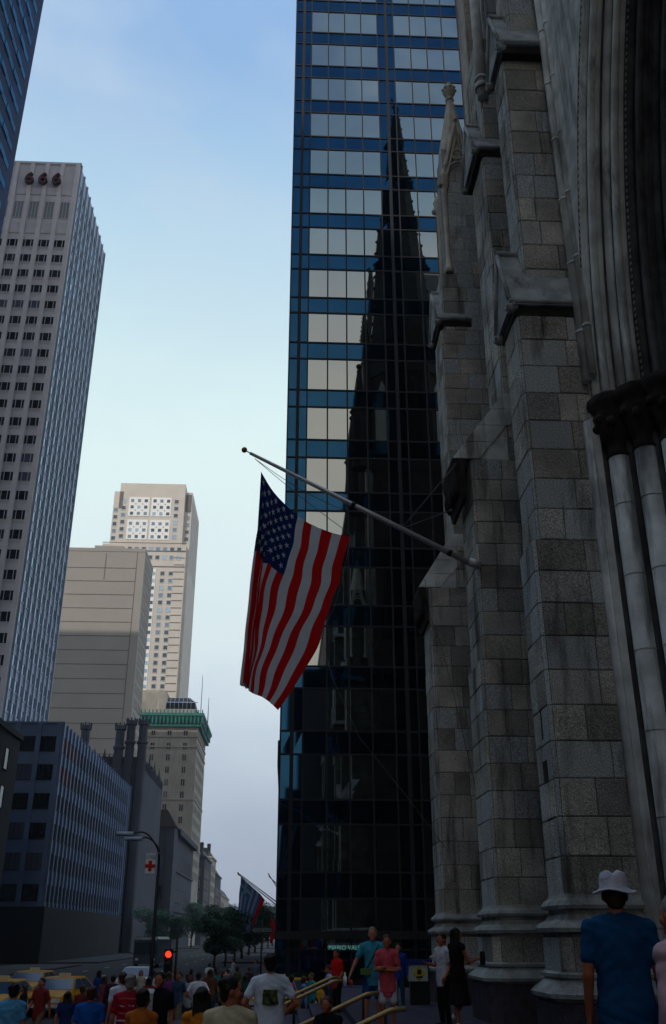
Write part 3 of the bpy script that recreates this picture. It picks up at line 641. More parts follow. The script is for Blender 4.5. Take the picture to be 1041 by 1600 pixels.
    for sx in (-1, 1):
        for sy_ in (-1, 1):
            px_, py_ = cx+sx*5.3, cy+sy_*5.3
            b = MB(); b.lathe((px_, py_, 43.9), [(.85, 0), (.8, 6), (1.0, 6.2), (.8, 6.6), (.12, 11.5)], 8, smooth=False); b.ball((px_, py_, 11.6+43.9), .3, 8)
            for q in range(5): b.box(px_-.62+.1*q, px_+.62-.1*q, py_-.12, py_+.12, 50.8+q, 51.0+q)
            b.build('pinnacle', shadem, CA)
    oct_ = lambda r: [(cx+r*math.cos(q*PI/4+PI/8), cy+r*math.sin(q*PI/4+PI/8)) for q in range(8)]
    b = MB(); ashpoly(b, oct_(4.45), 42, 58.5, h=.8, bl=(.8, 1.8), mprob=.5); b.build('lantern', [shadem, mortar], CA)
    for q in range(8):
        an = q*PI/4; rr_ = 4.45*math.cos(PI/8)+.05
        b = MB(); d = Vector((math.cos(an), math.sin(an))); tt = Vector((-d.y, d.x))
        pts = [(-.7, 45), (.7, 45), (.7, 53), (.4, 54.4), (0, 55.3), (-.4, 54.4), (-.7, 53)]
        b.loft([[(cx+d.x*(rr_+e)+tt.x*p, cy+d.y*(rr_+e)+tt.y*p, z) for p, z in pts] for e in (0, .05)]); b.build('lantern_window', glassd, CA)
        b = MB(); b.loft([[(cx+d.x*(rr_+e)+tt.x*p, cy+d.y*(rr_+e)+tt.y*p, z) for p, z in ((-1.5, 56), (1.5, 56), (0, 63))] for e in (-.5, .25)]); b.build('lantern_gable', shadem, CA)
        ca = an+PI/8; b = MB(); b.lathe((cx+4.55*math.cos(ca), cy+4.55*math.sin(ca), 42), [(.4, 0), (.38, 16), (.5, 16.2), (.4, 16.6), (.06, 21.5)], 6, smooth=False); b.build('lantern_pinnacle', shadem, CA)
    b = MB(); b.loft([[(x, y, z) for x, y in oct_(r)] for r, z in ((4.3, 58.5), (3.0, 71), (2.25, 78), (.28, 97.0))]); b.build('spire', shadem, CA)
    b = MB()
    for q in range(8):
        an = q*PI/4+PI/8
        for k in range(22):
            z = 60+k*1.65; r = np.interp(z, (58.5, 71, 78, 97), (4.3, 3.0, 2.25, .28)); b.ball((cx+r*math.cos(an), cy+r*math.sin(an), z), .22-.004*k, 6)
    b.lathe((cx, cy, 97), [(.28, -.3), (.5, 0), (.3, .3), (.15, .6), (.15, 1.2), (.05, 1.8)], 8); b.build('crocket', shadem, CA)
random.seed(11)
tower(0); tower(0, True)
# --- central portal orders
def opath(i, n=22):
    r = 17-.37*i; y0 = 15.5-.37*i; pts = [(y0, TZ), (y0, 12)]
    amax = math.acos((17-7.5)/r) if (17-7.5) < r else 0
    return pts + [(15.5-17+r*math.cos(amax*k/n), 12+r*math.sin(amax*k/n)) for k in range(1, n+1)]
for side in (0, 1):
    S = (lambda y: 16-y) if side else (lambda y: y)
    w = MB(); P = [opath(i) for i in range(7)]
    for i in range(6):
        xa, xb = 5.72+.36*i, 5.72+.36*(i+1)
        for k in range(len(P[i])-1):
            (y0, z0), (y1, z1) = P[i][k], P[i][k+1]; (q0, r0), (q1, r1) = P[i+1][k], P[i+1][k+1]
            w.quad((xa, S(y0), z0), (xb, S(y0), z0), (xb, S(y1), z1), (xa, S(y1), z1))
            w.quad((xb, S(y0), z0), (xb, S(q0), r0), (xb, S(q1), r1), (xb, S(y1), z1))
    w.build('portal_reveal', mat('recess shade marble', (.11, .11, .115), .9, var=.4, vscale=2, streak=.7), CA)  # shade of the deep portal recess put into the marble colour
    for i in range(5):
        xo = 5.72+.36*i+.30; pth = P[i]
        yb = pth[0][0]-.22
        b = MB(); b.lathe((xo, S(yb), TZ), [(.30, 0), (.30, 1.05), (.27, 1.1), (.30, 1.2), (.24, 1.3), (.26, 1.4), (.195, 1.5), (.195, 9.7)], 18)
        for z in np.arange(3.4, 11, 1.35): b.tube([(xo, S(yb), z), (xo, S(yb), z+.02)], .202, 16)
        b.build('column', marble, CA)
        b = MB(); b.lathe((xo, S(yb), 11.1), [(.19, 0), (.23, .05), (.19, .12), (.19, .3), (.26, .4), (.33, .65), (.40, .85), (.37, .95), (.46, 1.05), (.48, 1.2), (.44, 1.25)], 12)
        for q in range(9): an = q*.7; b.ball((xo+.34*math.cos(an), S(yb)+.34*math.sin(an), 11.75+.12*(q % 2)), .10, 8)
        b.build('capital', blackst, CA)
        for off, rad, dy in ((0, .155, -.2), (.19, .06, -.12), (-.2, .085, -.05), (-.12, .075, -.37)):
            b = MB(); b.tube([(xo+off, S(y+dy*(1 if z <= 12 else 1)), z) for y, z in pth[1:]], rad, 10); b.build('archivolt', marble if i < 2 else MATS['recess shade marble'], CA)  # inner orders use the darker marble, arch shade in its colour
        if i in (0, 2):
            b = MB()
            for k in range(1, len(pth)-1):
                (y0, z0), (y1, z1) = pth[k], pth[k+1]; L = math.hypot(y1-y0, z1-z0); nn = int(L/.13)
                for j in range(nn):
                    f_ = j/nn; y_, z_ = y0+(y1-y0)*f_, z0+(z1-z0)*f_; b.box(xo-.29, xo-.23, S(y_-.05)-.03, S(y_-.05)+.03, z_, z_+.07)
            b.build('dogtooth_moulding', cream, CA)
    # spandrel wall outside the first order
    w = MB(); p0 = P[0]
    for k in range(len(p0)-1):
        (y0, z0), (y1, z1) = p0[k], p0[k+1]; w.quad((5.72, S(15.8), z0), (5.72, S(y0), z0), (5.72, S(y1), z1), (5.72, S(15.8), z1))
    w.build('spandrel', marble, CA)
    for xq, yq, rq in ((5.68, 15.47, .10), (5.72, 15.22, .07)):
        b = MB(); b.tube([(xq, S(yq), 12.9), (xq, S(yq), 30)], rq, 12)
        for z in np.arange(14, 30, 1.7): b.tube([(xq, S(yq), z), (xq, S(yq), z+.05)], rq+.02, 12)
        b.build('shaft', marble, CA)
    b = MB(); b.tube([(5.62, S(15.52), TZ+.3), (5.62, S(15.52), 12.0)], .12, 12); b.box(5.60, 5.74, S(15.45)-.09, S(15.45)+.09, TZ, 12.4); b.build('shaft', marble, CA)
w = MB(); w.box(5.72, 8, .2, 15.8, 26.1, 33); w.box(7.6, 17, 1, 15, TZ, 34); w.box(7.53, 7.59, 2.4, 13.6, TZ, 24)
w.box(17, 70, -6, 22, TZ, 36); w.build('nave_wall', shadem, CA)
w = MB()
for y0, y1, z0, z1, x0, x1 in ((0, 16, 33, 46, 6.5, 17), (-6, 22, 36, 52, 17, 70)):
    w.loft([[(x0, y0, z0), (x0, (y0+y1)/2, z1), (x0, y1, z0)], [(x1, y0, z0), (x1, (y0+y1)/2, z1), (x1, y1, z0)]])
w.build('roof', slate, CA)
w = MB(); w.box(7.46, 7.52, 5, 11, TZ, 9.5); w.tube([(7.5, 8+3.6*math.cos(q*PI/16), 16.5+3.6*math.sin(q*PI/16)) for q in range(33)], .25, 8); w.build('bronze_door', doorm, CA)
# ------------------------------------------------------------------ flagpole and big flag
FY = 21.35
base = at(735, 880, Y=FY); tip = at(391, 708, Y=FY); ballp = at(382, 703, Y=FY)
FPo = thing('flagpole', 'long slanting metal flagpole fixed to the church buttress', 'flagpole', tuple(base))
b = MB(); b.tube([base, base.lerp(tip, .45), tip], [.075, .062, .04], 12); b.build('pole', steel, FPo)
b = MB(); b.ball(tuple(ballp), .075, 12); b.build('ball_finial', mat('gilt ball', (.25, .17, .06), .4, .8), FPo); b = MB(); b.tube([tip, ballp], .015, 6); b.build('spindle', black, FPo)
b = MB(); b.tube([base+Vector((.25, 0, -.04)), base+Vector((-.02, 0, .03))], .11, 12); b.build('wall_bracket', steel, FPo)
for f_ in (.09, .52): q = base.lerp(tip, f_); b = MB(); b.tube([q-(tip-base).normalized()*.05, q+(tip-base).normalized()*.05], .085, 12); b.build('pole_collar', black, FPo)
pm = base.lerp(tip, .305)
for e in (Vector((4.12, 21.3, at(745, 730, Y=21.4).z)), Vector((4.05, 21.9, at(720, 790, Y=21.6).z))):
    b = MB(); b.tube([pm, e], .016, 6); b.ball(tuple(e), .045, 8); b.build('guy_wire', rope, FPo)
hA = at(398, 716, Y=FY)
for (u_, v_) in ((553, 838), (610, 905)):
    b = MB(); p1 = at(u_, v_, Y=FY) if u_ < 600 else at(545, 800, Y=FY)
    b.tube([hA.lerp(p1, k/8)+Vector((0, .02, -.25*math.sin(PI*k/8)*(.2 if u_ < 600 else .5))) for k in range(9)], .008, 5); b.build('halyard', rope, FPo)
for pts in (((548, 842), (535, 905), (522, 950), (500, 990), (520, 1060), (560, 1150), (640, 1250), (700, 1330)), ((664, 905), (672, 960), (690, 1010), (715, 1110), (742, 1225))):
    b = MB(); b.tube([at(u_, v_, Y=FY-.15) for u_, v_ in pts], .007, 5); b.build('hanging_line', rope, FPo)
# flag surface: s along the hoist from the pole tip, t along the fly
CT = [0, .4, .7, 1.0]
G = {0: [(408, 737), (399, 850), (388, 965), (379, 1070)],
     .2: [(426, 767), (408, 868), (396, 972), (384, 1073)],
     .38: [(446, 789), (424, 882), (405, 978), (389, 1077)],
     .54: [(466, 806), (446, 895), (418, 985), (396, 1083)],
     .69: [(487, 819), (470, 910), (440, 995), (406, 1089)],
     .85: [(520, 832), (497, 922), (468, 1000), (420, 1098)],
     1.0: [(547, 839), (523, 925), (500, 1000), (437, 1110)]}
SK = sorted(G)
def cr1(xs, ys, x):
    x = min(max(x, xs[0]), xs[-1]); i = 0
    while i < len(xs)-2 and x > xs[i+1]: i += 1
    t = (x-xs[i])/(xs[i+1]-xs[i]); p1, p2 = ys[i], ys[i+1]
    m1 = (ys[i+1]-ys[max(i-1, 0)])/(xs[i+1]-xs[max(i-1, 0)]); m2 = (ys[min(i+2, len(xs)-1)]-ys[i])/(xs[min(i+2, len(xs)-1)]-xs[i]); h = xs[i+1]-xs[i]
    return (2*t**3-3*t*t+1)*p1 + (t**3-2*t*t+t)*h*m1 + (-2*t**3+3*t*t)*p2 + (t**3-t*t)*h*m2
def FS(s, t):
    us = [cr1(CT, [q[0] for q in G[k]], t) for k in SK]; vs2 = [cr1(CT, [q[1] for q in G[k]], t) for k in SK]
    u, v = cr1(SK, us, s), cr1(SK, vs2, s)
    # folds: deep pleats at the tip side, loose waves elsewhere
    w = max(0, 1-s/.42)*min(1, t*2.2)
    dy = .16*w*math.sin(s*46+1.0) + .035*noise.noise(Vector((s*7+t*3, t*5, 2.)))*min(1, t*5) + .014*noise.noise(Vector((s*22-t*9, t*13, 7.))) + .05*math.sin(9*s+3.2*t+.6)*min(1, t*2)+.03*math.sin(17*t-6*s)
    u += 9*w*math.sin(s*40+.2) + 2.2*math.sin(13*t+10*s)*min(1, t*3)*(s > .3) + 1.8*math.sin(31*t+4*s)*min(1, s*1.5)*min(1, 3*t)*(1-s*.5)
    p = at(u, v, Y=FY); return Vector((p.x, FY+dy, p.z))
NS, NTt = 104, 120
b = MB()
for i in range(NS+1):
    for j in range(NTt+1): b.v.append(tuple(FS(i/NS, j/NTt)))
for i in range(NS):
    for j in range(NTt):
        k = i*(NTt+1)+j; st = int(i/NS*13); can = st < 7 and j < NTt*.41
        b.face((k, k+1, k+NTt+2, k+NTt+1), 2 if can else (st % 2), smooth=True)
for r in range(9):
    for c_ in range(6 if r % 2 == 0 else 5):
        s0 = (r+.95)/10*.5385*1.0+.0; t0 = ((c_+.5 if r % 2 == 0 else c_+1))/6*.41
        for sg in (-1, 1):
            n = len(b.v); ring = []
            for q in range(10):
                an = q*PI/5; rr_ = 1 if q % 2 == 0 else .4
                s1 = s0+.029*rr_*math.sin(an)*-1; t1 = t0+.0205*rr_*math.cos(an)
                p = FS(min(max(s1, 0), 1), min(max(t1, 0), 1)); b.v.append((p.x, p.y+.012*sg, p.z))
            b.v.append(tuple(FS(s0, t0)+Vector((0, .012*sg, 0))))
            for q in range(10): b.face((n+q, n+(q+1) % 10, n+10), 1)
fl = b.build('national_flag', [redm, whitec, bluec], None); tag(fl, 'large red, white and blue stars and stripes flag hanging from the slanting pole', 'flag')
# translucent cloth
for m_ in (redm, whitec, bluec, bluefl):
    t_ = m_.node_tree; bs = t_.nodes['Principled BSDF']; out = t_.nodes['Material Output']; tr = N(t_, 'ShaderNodeBsdfTranslucent'); mxs = N(t_, 'ShaderNodeMixShader'); mxs.inputs[0].default_value = .5
    t_.links.new(bs.inputs['Base Color'].links[0].from_socket, tr.inputs[0]); t_.links.new(bs.outputs[0], mxs.inputs[1]); t_.links.new(tr.outputs[0], mxs.inputs[2]); t_.links.new(mxs.outputs[0], out.inputs[0])
# ------------------------------------------------------------------ far flags
def far_flag(bu, bv, tu, tv, Y, lab, flag=None, glab=None):
    p0, p1 = at(bu, bv, Y=Y), at(tu, tv, Y=Y); p0b = p0 + (p0-p1).normalized()*.8
    t = thing('distant_flagpole', lab, 'flagpole', tuple(p0b), group='flagpoles past the glass tower'); b = MB(); b.tube([p0b, p1], [.07, .045], 8); b.build('pole', black, t); b = MB(); b.ball(tuple(p1), .1, 8); b.build('ball_finial', black, t)
far_flag(437, 1413, 372, 1364, 121.5, 'longest distant flagpole, holding the blue striped flag')
far_flag(437, 1418, 373, 1366.5, 123.5, 'thin distant flagpole right behind the blue striped flag pole')
far_flag(437, 1393, 420, 1366, 126, 'short distant flagpole highest beside the glass tower')
far_flag(437, 1385, 421, 1370, 131, 'second short distant flagpole just under the highest')
far_flag(437, 1430, 404, 1422, 121.5, 'low distant flagpole nearly level, below the blue striped flag')
far_flag(437, 1446, 423, 1432, 119.7, 'lowest distant flagpole, holding the red flag')
def cloth4(A_, B_, C_, D_, Y, cols, matfn, name, lab, ns=36, ntt=24):
    b = MB()
    for i in range(ns+1):
        for j in range(ntt+1):
            s, t = i/ns, j/ntt; u = (A_[0]*(1-s)+B_[0]*s)*(1-t)+(D_[0]*(1-s)+C_[0]*s)*t; v = (A_[1]*(1-s)+B_[1]*s)*(1-t)+(D_[1]*(1-s)+C_[1]*s)*t
            p = at(u, v, Y=Y); b.v.append((p.x+.03*math.sin(t*9), Y+.22*math.sin(s*13+t*2)*t, p.z))
    for i in range(ns):
        for j in range(ntt): k = i*(ntt+1)+j; b.face((k, k+1, k+ntt+2, k+ntt+1), matfn((i+.5)/ns, (j+.5)/ntt), smooth=True)
    tag(b.build(name, cols), lab, 'flag')
wb = mat('faded white cloth', (.38, .46, .55), .9)
def greek(s, t):
    k = int(s*9)
    if s < 5/9 and t < .38: return 1 if (abs(s-2.5/9) < .055 or abs(t-.19) < .04) else 0
    return 0 if k % 2 == 0 else 1
cloth4((376.5, 1370), (408, 1398), (388, 1460), (372, 1420), 121.5, [bluefl, wb], greek, 'striped_flag', 'blue and white striped flag with a cross, hanging far up the avenue')
cloth4((406, 1396), (414, 1406), (390, 1458), (386, 1455), 122.3, [redm, wb], lambda s, t: 0, 'folded_red_flag', 'narrow red flag behind the blue striped one')
cloth4((422.5, 1434), (436, 1448), (425, 1474), (421, 1474), 119.7, [redm, wb], lambda s, t: 0, 'red_flag', 'small plain red flag beside the glass tower edge')
# ------------------------------------------------------------------ street furniture
def gz(x, y):
    if 3 < y < 13.2 and x > 1.75: return TZ+.2
    if -30 < y < 33:
        if x > 1.5: return TZ
        for i in range(4):
            if x > 1.5-.36*(i+1): return TZ-.15*(i+1)
        if x > -3: return LZ
        for i in range(5):
            if x > -3-.36*(i+1): return LZ-.14*(i+1)
    if x > 1.5 and y < 36: return TZ
    if x > -7.8 and not 39 < y < 53.5: return SW
    return 0.0
b = MB(); b.box(1.75, 7.4, 3, 13.2, TZ, TZ+.2); structure('portal_step', b, terr)
L_ = thing('street_lamp', 'tall dark street lamp with twin arms and a red cross banner', 'street lamp', (-7.6, 60, SW))
tp = Vector((-7.55, 60, 6.2)); b = MB(); b.lathe((-7.55, 60, SW), [(.26, 0), (.24, .5), (.15, .7), (.11, 1.0), (.09, 6.3)], 10); b.build('pole', black, L_)
for (u_, v_, dy) in ((196, 1304, 0), (210, 1312, 1.2)):
    e = at(u_, v_, Y=60+dy); b = MB(); ctl = [tp+Vector((0, 0, -.3)), Vector((-7.57, 60+dy*.2, 7.4)), Vector((-7.85, 60+dy*.6, 8.1)), Vector((-8.5, 60+dy, e.z+.12)), Vector((e.x+.3, 60+dy, e.z+.06))]
    b.tube([Vector([cr1(range(5), [q[a_] for q in ctl], k/4) for a_ in range(3)]) for k in range(17)], .05, 8); b.build('lamp_arm', black, L_)
    b = MB(); b.loft([[(e.x+x_, 60+dy+w_*c_, e.z+z_) for c_, z_ in ((-1, 0), (-.7, .12), (0, .17), (.7, .12), (1, 0), (.6, -.07), (-.6, -.07))] for x_, w_ in ((-.55, .08), (-.45, .17), (0, .2), (.35, .12), (.5, .05))], smooth=True); b.build('lamp_head', mat('pale lamp head', (.35, .42, .5), .5), L_)
bn = [at(u_, v_, Y=59.9) for u_, v_ in ((228.5, 1334), (244, 1334), (244, 1365), (228.5, 1365))]
BNR = thing('red_cross_banner', 'small white banner with a red cross hanging on the street lamp', 'banner', tuple(bn[0]))
x0_, x1_, zt_, zb_ = bn[0].x, bn[1].x, bn[0].z, bn[2].z
b = MB(); b.box(x0_, x1_, 59.88, 59.91, zb_, zt_); b.build('cloth', mat('banner white', (.85, .87, .9), .8), BNR)
b = MB(); mxx, mzz, a_ = (x0_+x1_)/2, zb_+(zt_-zb_)*.38, (x1_-x0_)*.17; 
b.box(mxx-a_, mxx+a_, 59.86, 59.879, mzz-a_*3, mzz+a_*3); b.box(mxx-a_*3, mxx-a_-.001, 59.86, 59.879, mzz-a_, mzz+a_); b.box(mxx+a_+.001, mxx+a_*3, 59.86, 59.879, mzz-a_, mzz+a_); b.build('cross_emblem', mat('banner red', (.6, .01, .01), .8), BNR)
inkm = mat('banner ink', (.02, .03, .12), .7)
text_mesh('lettering', 'AMERICAN\nRED CROSS', .115, .002, inkm, BNR, (mxx-x0_, -.045, -.17), (PI/2, 0, 0))
b = MB(); b.tube([(x0_-.05, 59.9, zt_+.03), (-7.5, 59.95, zt_+.03)], .03, 6); b.tube([(x0_-.05, 59.9, zb_-.02), (-7.5, 59.95, zb_-.02)], .02, 6); b.build('banner_arm', steel, BNR)
# pedestrian / traffic signal
q = at(263.5, 1491, Y=48); T_ = thing('traffic_signal', 'dark traffic signal showing a glowing red light', 'traffic light', (q.x, 48, 0))
b = MB(); b.tube([(q.x+.35, 48.1, 0), (q.x+.35, 48.1, q.z+1.0)], .06, 8); b.tube([(q.x, 48.1, q.z+.1), (q.x+.35, 48.1, q.z+.1)], .035, 6); b.build('pole', black, T_)
b = MB(); b.box(q.x-.19, q.x+.19, 48.0, 48.25, q.z-.82, q.z+.22); b.build('signal_housing', black, T_)
for k in range(3):
    b = MB(); b.tube([(q.x, 47.99, q.z-.3*k), (q.x, 47.95, q.z-.3*k)], .14, 16); b.build('signal_lens', mat('lit red lens', (.8, .02, .01), .3, emit=(1, .03, .012), emis=2.2) if k == 0 else glassd, T_)
    b = MB(); b.loft([[(q.x+r_*math.cos(a_*PI/8), y_, q.z-.3*k+r_*math.sin(a_*PI/8)) for a_ in range(9)] + [(q.x+(r_-.012)*math.cos(a_*PI/8), y_, q.z-.3*k+(r_-.012)*math.sin(a_*PI/8)) for a_ in range(8, -1, -1)] for y_, r_ in ((47.99, .16), (47.78, .155))]); b.build('signal_visor', black, T_)
# one way sign
q = at(409.5, 1453, Y=45); T_ = thing('one_way_sign', 'dark one way street sign on a pole at the far corner', 'street sign', (q.x, 45, 0))
hw, hh_ = 17*45/1600, 5.2*45/1600
b = MB(); b.tube([(q.x, 45.05, 0), (q.x, 45.05, at(409, 1436, Y=45).z)], .04, 8); b.build('pole', black, T_)
b = MB(); b.box(q.x-hw, q.x+hw, 44.97, 44.99, q.z-hh_, q.z+hh_); b.build('sign_panel', mat('dark sign face', (.02, .03, .035), .5), T_)
b = MB(); sgn = mat('sign white', (.22, .27, .28), .6)
b.loft([[(q.x+x_, y_, q.z+z_) for x_, z_ in ((-hw*.9, 0), (-hw*.62, hh_*.75), (-hw*.62, hh_*.5), (hw*.9, hh_*.5), (hw*.9, -hh_*.5), (-hw*.62, -hh_*.5), (-hw*.62, -hh_*.75))] for y_ in (44.955, 44.969)]); b.build('arrow', sgn, T_)
text_mesh('lettering', 'ONE WAY', hh_*1.15, .002, black, T_, (hw*.12, -.052, q.z-hh_*.36), (PI/2, 0, 0))
# brass handrails down the steps
for (y_, xl, n_, lab) in ((14.9, 1.5, 0, 'nearest brass handrail, thick, at the bottom right of the steps'), (19.0, 1.5, 1, 'brass handrail beside the couple, long and diagonal'), (24.3, 1.15, 2, 'thinner brass handrail beyond the couple, lower of the far pair'), (26.2, 1.15, 3, 'farthest brass handrail, upper of the far pair')):
    t = thing('handrail', lab, 'handrail', (xl, y_, TZ), group='brass handrails on the church steps'); s_ = .150/.36
    top = Vector((xl, y_, 2.10)); bot = Vector((xl-1.8, y_, 2.10-1.8*s_)) 
    b = MB(); b.tube([top+Vector((.22, 0, .02)), top, bot, bot+Vector((-.15, 0, 0))], .036, 12); b.build('rail', brass, t)
    for f_ in (.04, .5, .97): 
        p = top.lerp(bot, f_); b = MB(); b.tube([(p.x, y_, gz(p.x, y_)-.02), (p.x, y_, p.z-.01)], .024, 8); b.build('post', black, t)
# bin with diamond sign beside the pillar, and news box
q = at(652, 1521, Y=29.5); t = thing('sign_board', 'white board with a yellow diamond sign and blue top beside the outer pillar', 'sign', (q.x, 27, TZ)); q = at(650, 1521, Y=27)
b = MB(); b.box(q.x-.20, q.x+.30, 26.95, 27.0, q.z-.18, q.z+.20); b.build('board', mat('white board', (.5, .62, .58), .7), t)
b = MB(); b.loft([[(q.x+.08+x_, y_, q.z+z_) for x_, z_ in ((-.17, 0), (0, -.17), (.17, 0), (0, .17))] for y_ in (26.93, 26.949)]); b.build('diamond', mat('diamond yellow', (.62, .48, .02), .6), t)
b = MB(); b.box(q.x+.03, q.x+.13, 26.91, 26.929, q.z-.02, q.z+.09); b.box(q.x+.0, q.x+.16, 26.91, 26.929, q.z-.10, q.z-.06); b.build('symbol', black, t)
b = MB(); b.box(q.x-.22, q.x+.42, 26.9, 27.3, q.z+.21, q.z+.32); b.build('top', mat('blue panel', (.01, .03, .2), .6), t)
b = MB(); b.box(q.x-.15, q.x+.35, 27.01, 27.25, TZ, q.z+.2); b.build('stand', black, t)
q = at(548, 1541, Y=27); t = thing('vendor_table', 'dark blue cloth covered vendor table on the pavement', 'table', (q.x, 37, SW)); 
b = MB(); zt = at(548, 1541, Y=37).z; xx = at(548, 1541, Y=37).x; b.box(xx-.9, xx+.9, 36.6, 37.5, zt-.06, zt); b.build('table_top', mat('blue table cloth', (.02, .05, .14), .9), t)
b = MB(); b.box(xx-.88, xx+.88, 36.62, 37.48, zt-.5, zt-.061); b.build('cloth_skirt', bluec, t)
for dx in (-.8, .8):
    b = MB(); b.tube([(xx+dx, 37, SW), (xx+dx, 37, zt-.3)], .03, 6); b.build('leg', black, t)
b = MB(); b.lathe((xx-.2, 37, zt), [(.06, 0), (.065, .28), (.025, .36), (.025, .44)], 12); tag(b.build('white_bottle', mat('white bottle', (.85, .85, .85), .5)), 'white bottle standing on the vendor table', 'bottle')
b = MB(); b.lathe((xx+.02, 37, zt), [(.05, 0), (.055, .16), (.02, .2)], 12); tag(b.build('red_bottle', mat('red bottle', (.6, .05, .03), .5)), 'small red bottle beside the white one on the table', 'bottle')
# ------------------------------------------------------------------ vehicles
def mk_taxi(paint=None, name='taxi', label='', roofc=None):
    pm = paint or mat('taxi yellow', (.48, .22, .008), .55, var=.03, spec=.2)
    t = thing(name, label, 'taxi' if not paint else 'car', (0, 0, 0), world=False)
    b = MB()   # body: sections along length y (front = -y), each (y, halfwidth, zlow, zhigh)
    secs = [(-2.72, .80, .42, .66), (-2.66, .90, .34, .76), (-2.3, .955, .30, .84), (-1.9, .965, .28, .88), (-1.2, .97, .26, .94), (.1, .975, .25, .96), (1.6, .97, .26, .98), (2.2, .95, .30, .97), (2.6, .90, .36, .92), (2.68, .82, .45, .80)]
    b.loft([[(-w*.94, y, zl), (-w, y, zl+.12), (-w, y, zh-.18), (-w*.93, y, zh-.03), (-w*.6, y, zh+.015), (w*.6, y, zh+.015), (w*.93, y, zh-.03), (w, y, zh-.18), (w, y, zl+.12), (w*.94, y, zl)] for y, w, zl, zh in secs], smooth=False)
    b.build('body', pm, t)
    b = MB(); b.loft([[(-w, y0, z), (w, y0, z), (w, y1, z), (-w, y1, z)] for z, w, y0, y1 in ((.93, .90, -1.25, 1.95), (1.36, .70, -.48, 1.18), (1.405, .66, -.40, 1.1))])
    b.build('roof', roofc or pm, t)
    gl = mat('car glass', (.03, .06, .11), .1, spec=.6)
    b = MB(); b.loft([[(-.84, -1.215, .955), (.84, -1.215, .955), (.67, -.50, 1.345), (-.67, -.50, 1.345)], [(-.84, -1.235, .965), (.84, -1.235, .965), (.67, -.52, 1.355), (-.67, -.52, 1.355)]]); b.build('windshield', gl, t)
    b = MB(); b.loft([[(-.84, 1.92, .965), (.84, 1.92, .965), (.67, 1.20, 1.345), (-.67, 1.20, 1.345)], [(-.84, 1.94, .975), (.84, 1.94, .975), (.67, 1.22, 1.355), (-.67, 1.22, 1.355)]]); b.build('rear_window', gl, t)
    for sx in (-1, 1):
        for ya, yb_, yc, yd in ((-1.05, .2, .2, -.42), (.3, 1.6, 1.02, .3)):
            b = MB(); o_ = .008
            pts = [(.895, ya, .975), (.895, yb_, .975), (.712, yc, 1.33), (.712, yd, 1.33)]
            b.loft([[(sx*(x+o_), y, z) for x, y, z in pts], [(sx*(x+o_+.012), y, z) for x, y, z in pts]]); b.build('side_window', gl, t)
        for y0, y1 in ((-1.15, .2), (.24, 1.45)):
            b = MB(); b.box(sx*.976-.006, sx*.976+.008, y0, y0+.012, .34, .92); b.box(sx*.976-.006, sx*.976+.008, y0+.02, y1, .55, .58); b.build('door_trim', black, t)
        for yy in (-1.68, 1.62):
            w = MB(); w.tube([(sx*.80, yy, .33), (sx*.985, yy, .33)], .335, 24); wo_ = w.build('tyre', black, t)
            w = MB(); w.tube([(sx*.975, yy, .33), (sx*1.0, yy, .33)], .17, 16); w.build('rim', steel, wo_)
        b = MB(); b.box(sx*.66-.17, sx*.66+.17, -2.745, -2.66, .54, .68); b.build('headlight', mat('headlamp glass', (.6, .66, .72), .15, spec=.8), t)
        b = MB(); b.box(sx*.66-.2, sx*.66+.2, 2.64, 2.71, .55, .70); b.build('tail_light', mat('tail lamp red', (.3, .01, .01), .3), t)
    b = MB(); b.box(-.47, .47, -2.74, -2.67, .52, .70)
    b.build('grille', black, t)
    for y0, y1 in ((-2.86, -2.70), (2.66, 2.82)):
        b = MB(); b.box(-.93, .93, y0, y1, .36, .47); b.build('bumper', steel, t)
    if not paint:
        b = MB(); b.box(-.24, .24, .2, .38, 1.406, 1.55); b.build('roof_sign', mat('roof sign', (.6, .55, .4), .5), t)
    return t
T0 = mk_taxi(label='yellow taxi facing the camera between two crowds of people on the avenue')
GT = 'yellow taxis on the avenue'; T0['group'] = GT
def put(o, u, Y, rz, lab=None):
    x = at(u, 1500, Y=Y).x; o.location = (x, Y, .01 if not (x > -7.8) else .01); o.rotation_euler = (0, 0, rz)
    if lab: o['label'] = lab
put(T0, 101, 47, math.radians(-6))
put(copy_tree(T0), 6, 44, math.radians(-2), 'yellow taxi cut off by the left edge of the photo')
put(copy_tree(T0), 54, 55, math.radians(-4), 'yellow taxi mostly hidden behind the left edge taxi')
put(copy_tree(T0), 432, 45, math.radians(-32), 'yellow taxi turning behind the man in the printed white T-shirt')
cw = mk_taxi(paint=mat('silver car paint', (.35, .38, .42), .35, .4), name='sedan_car', label='silver car with a glinting windscreen behind the red striped person'); put(cw, 217, 62, 0)
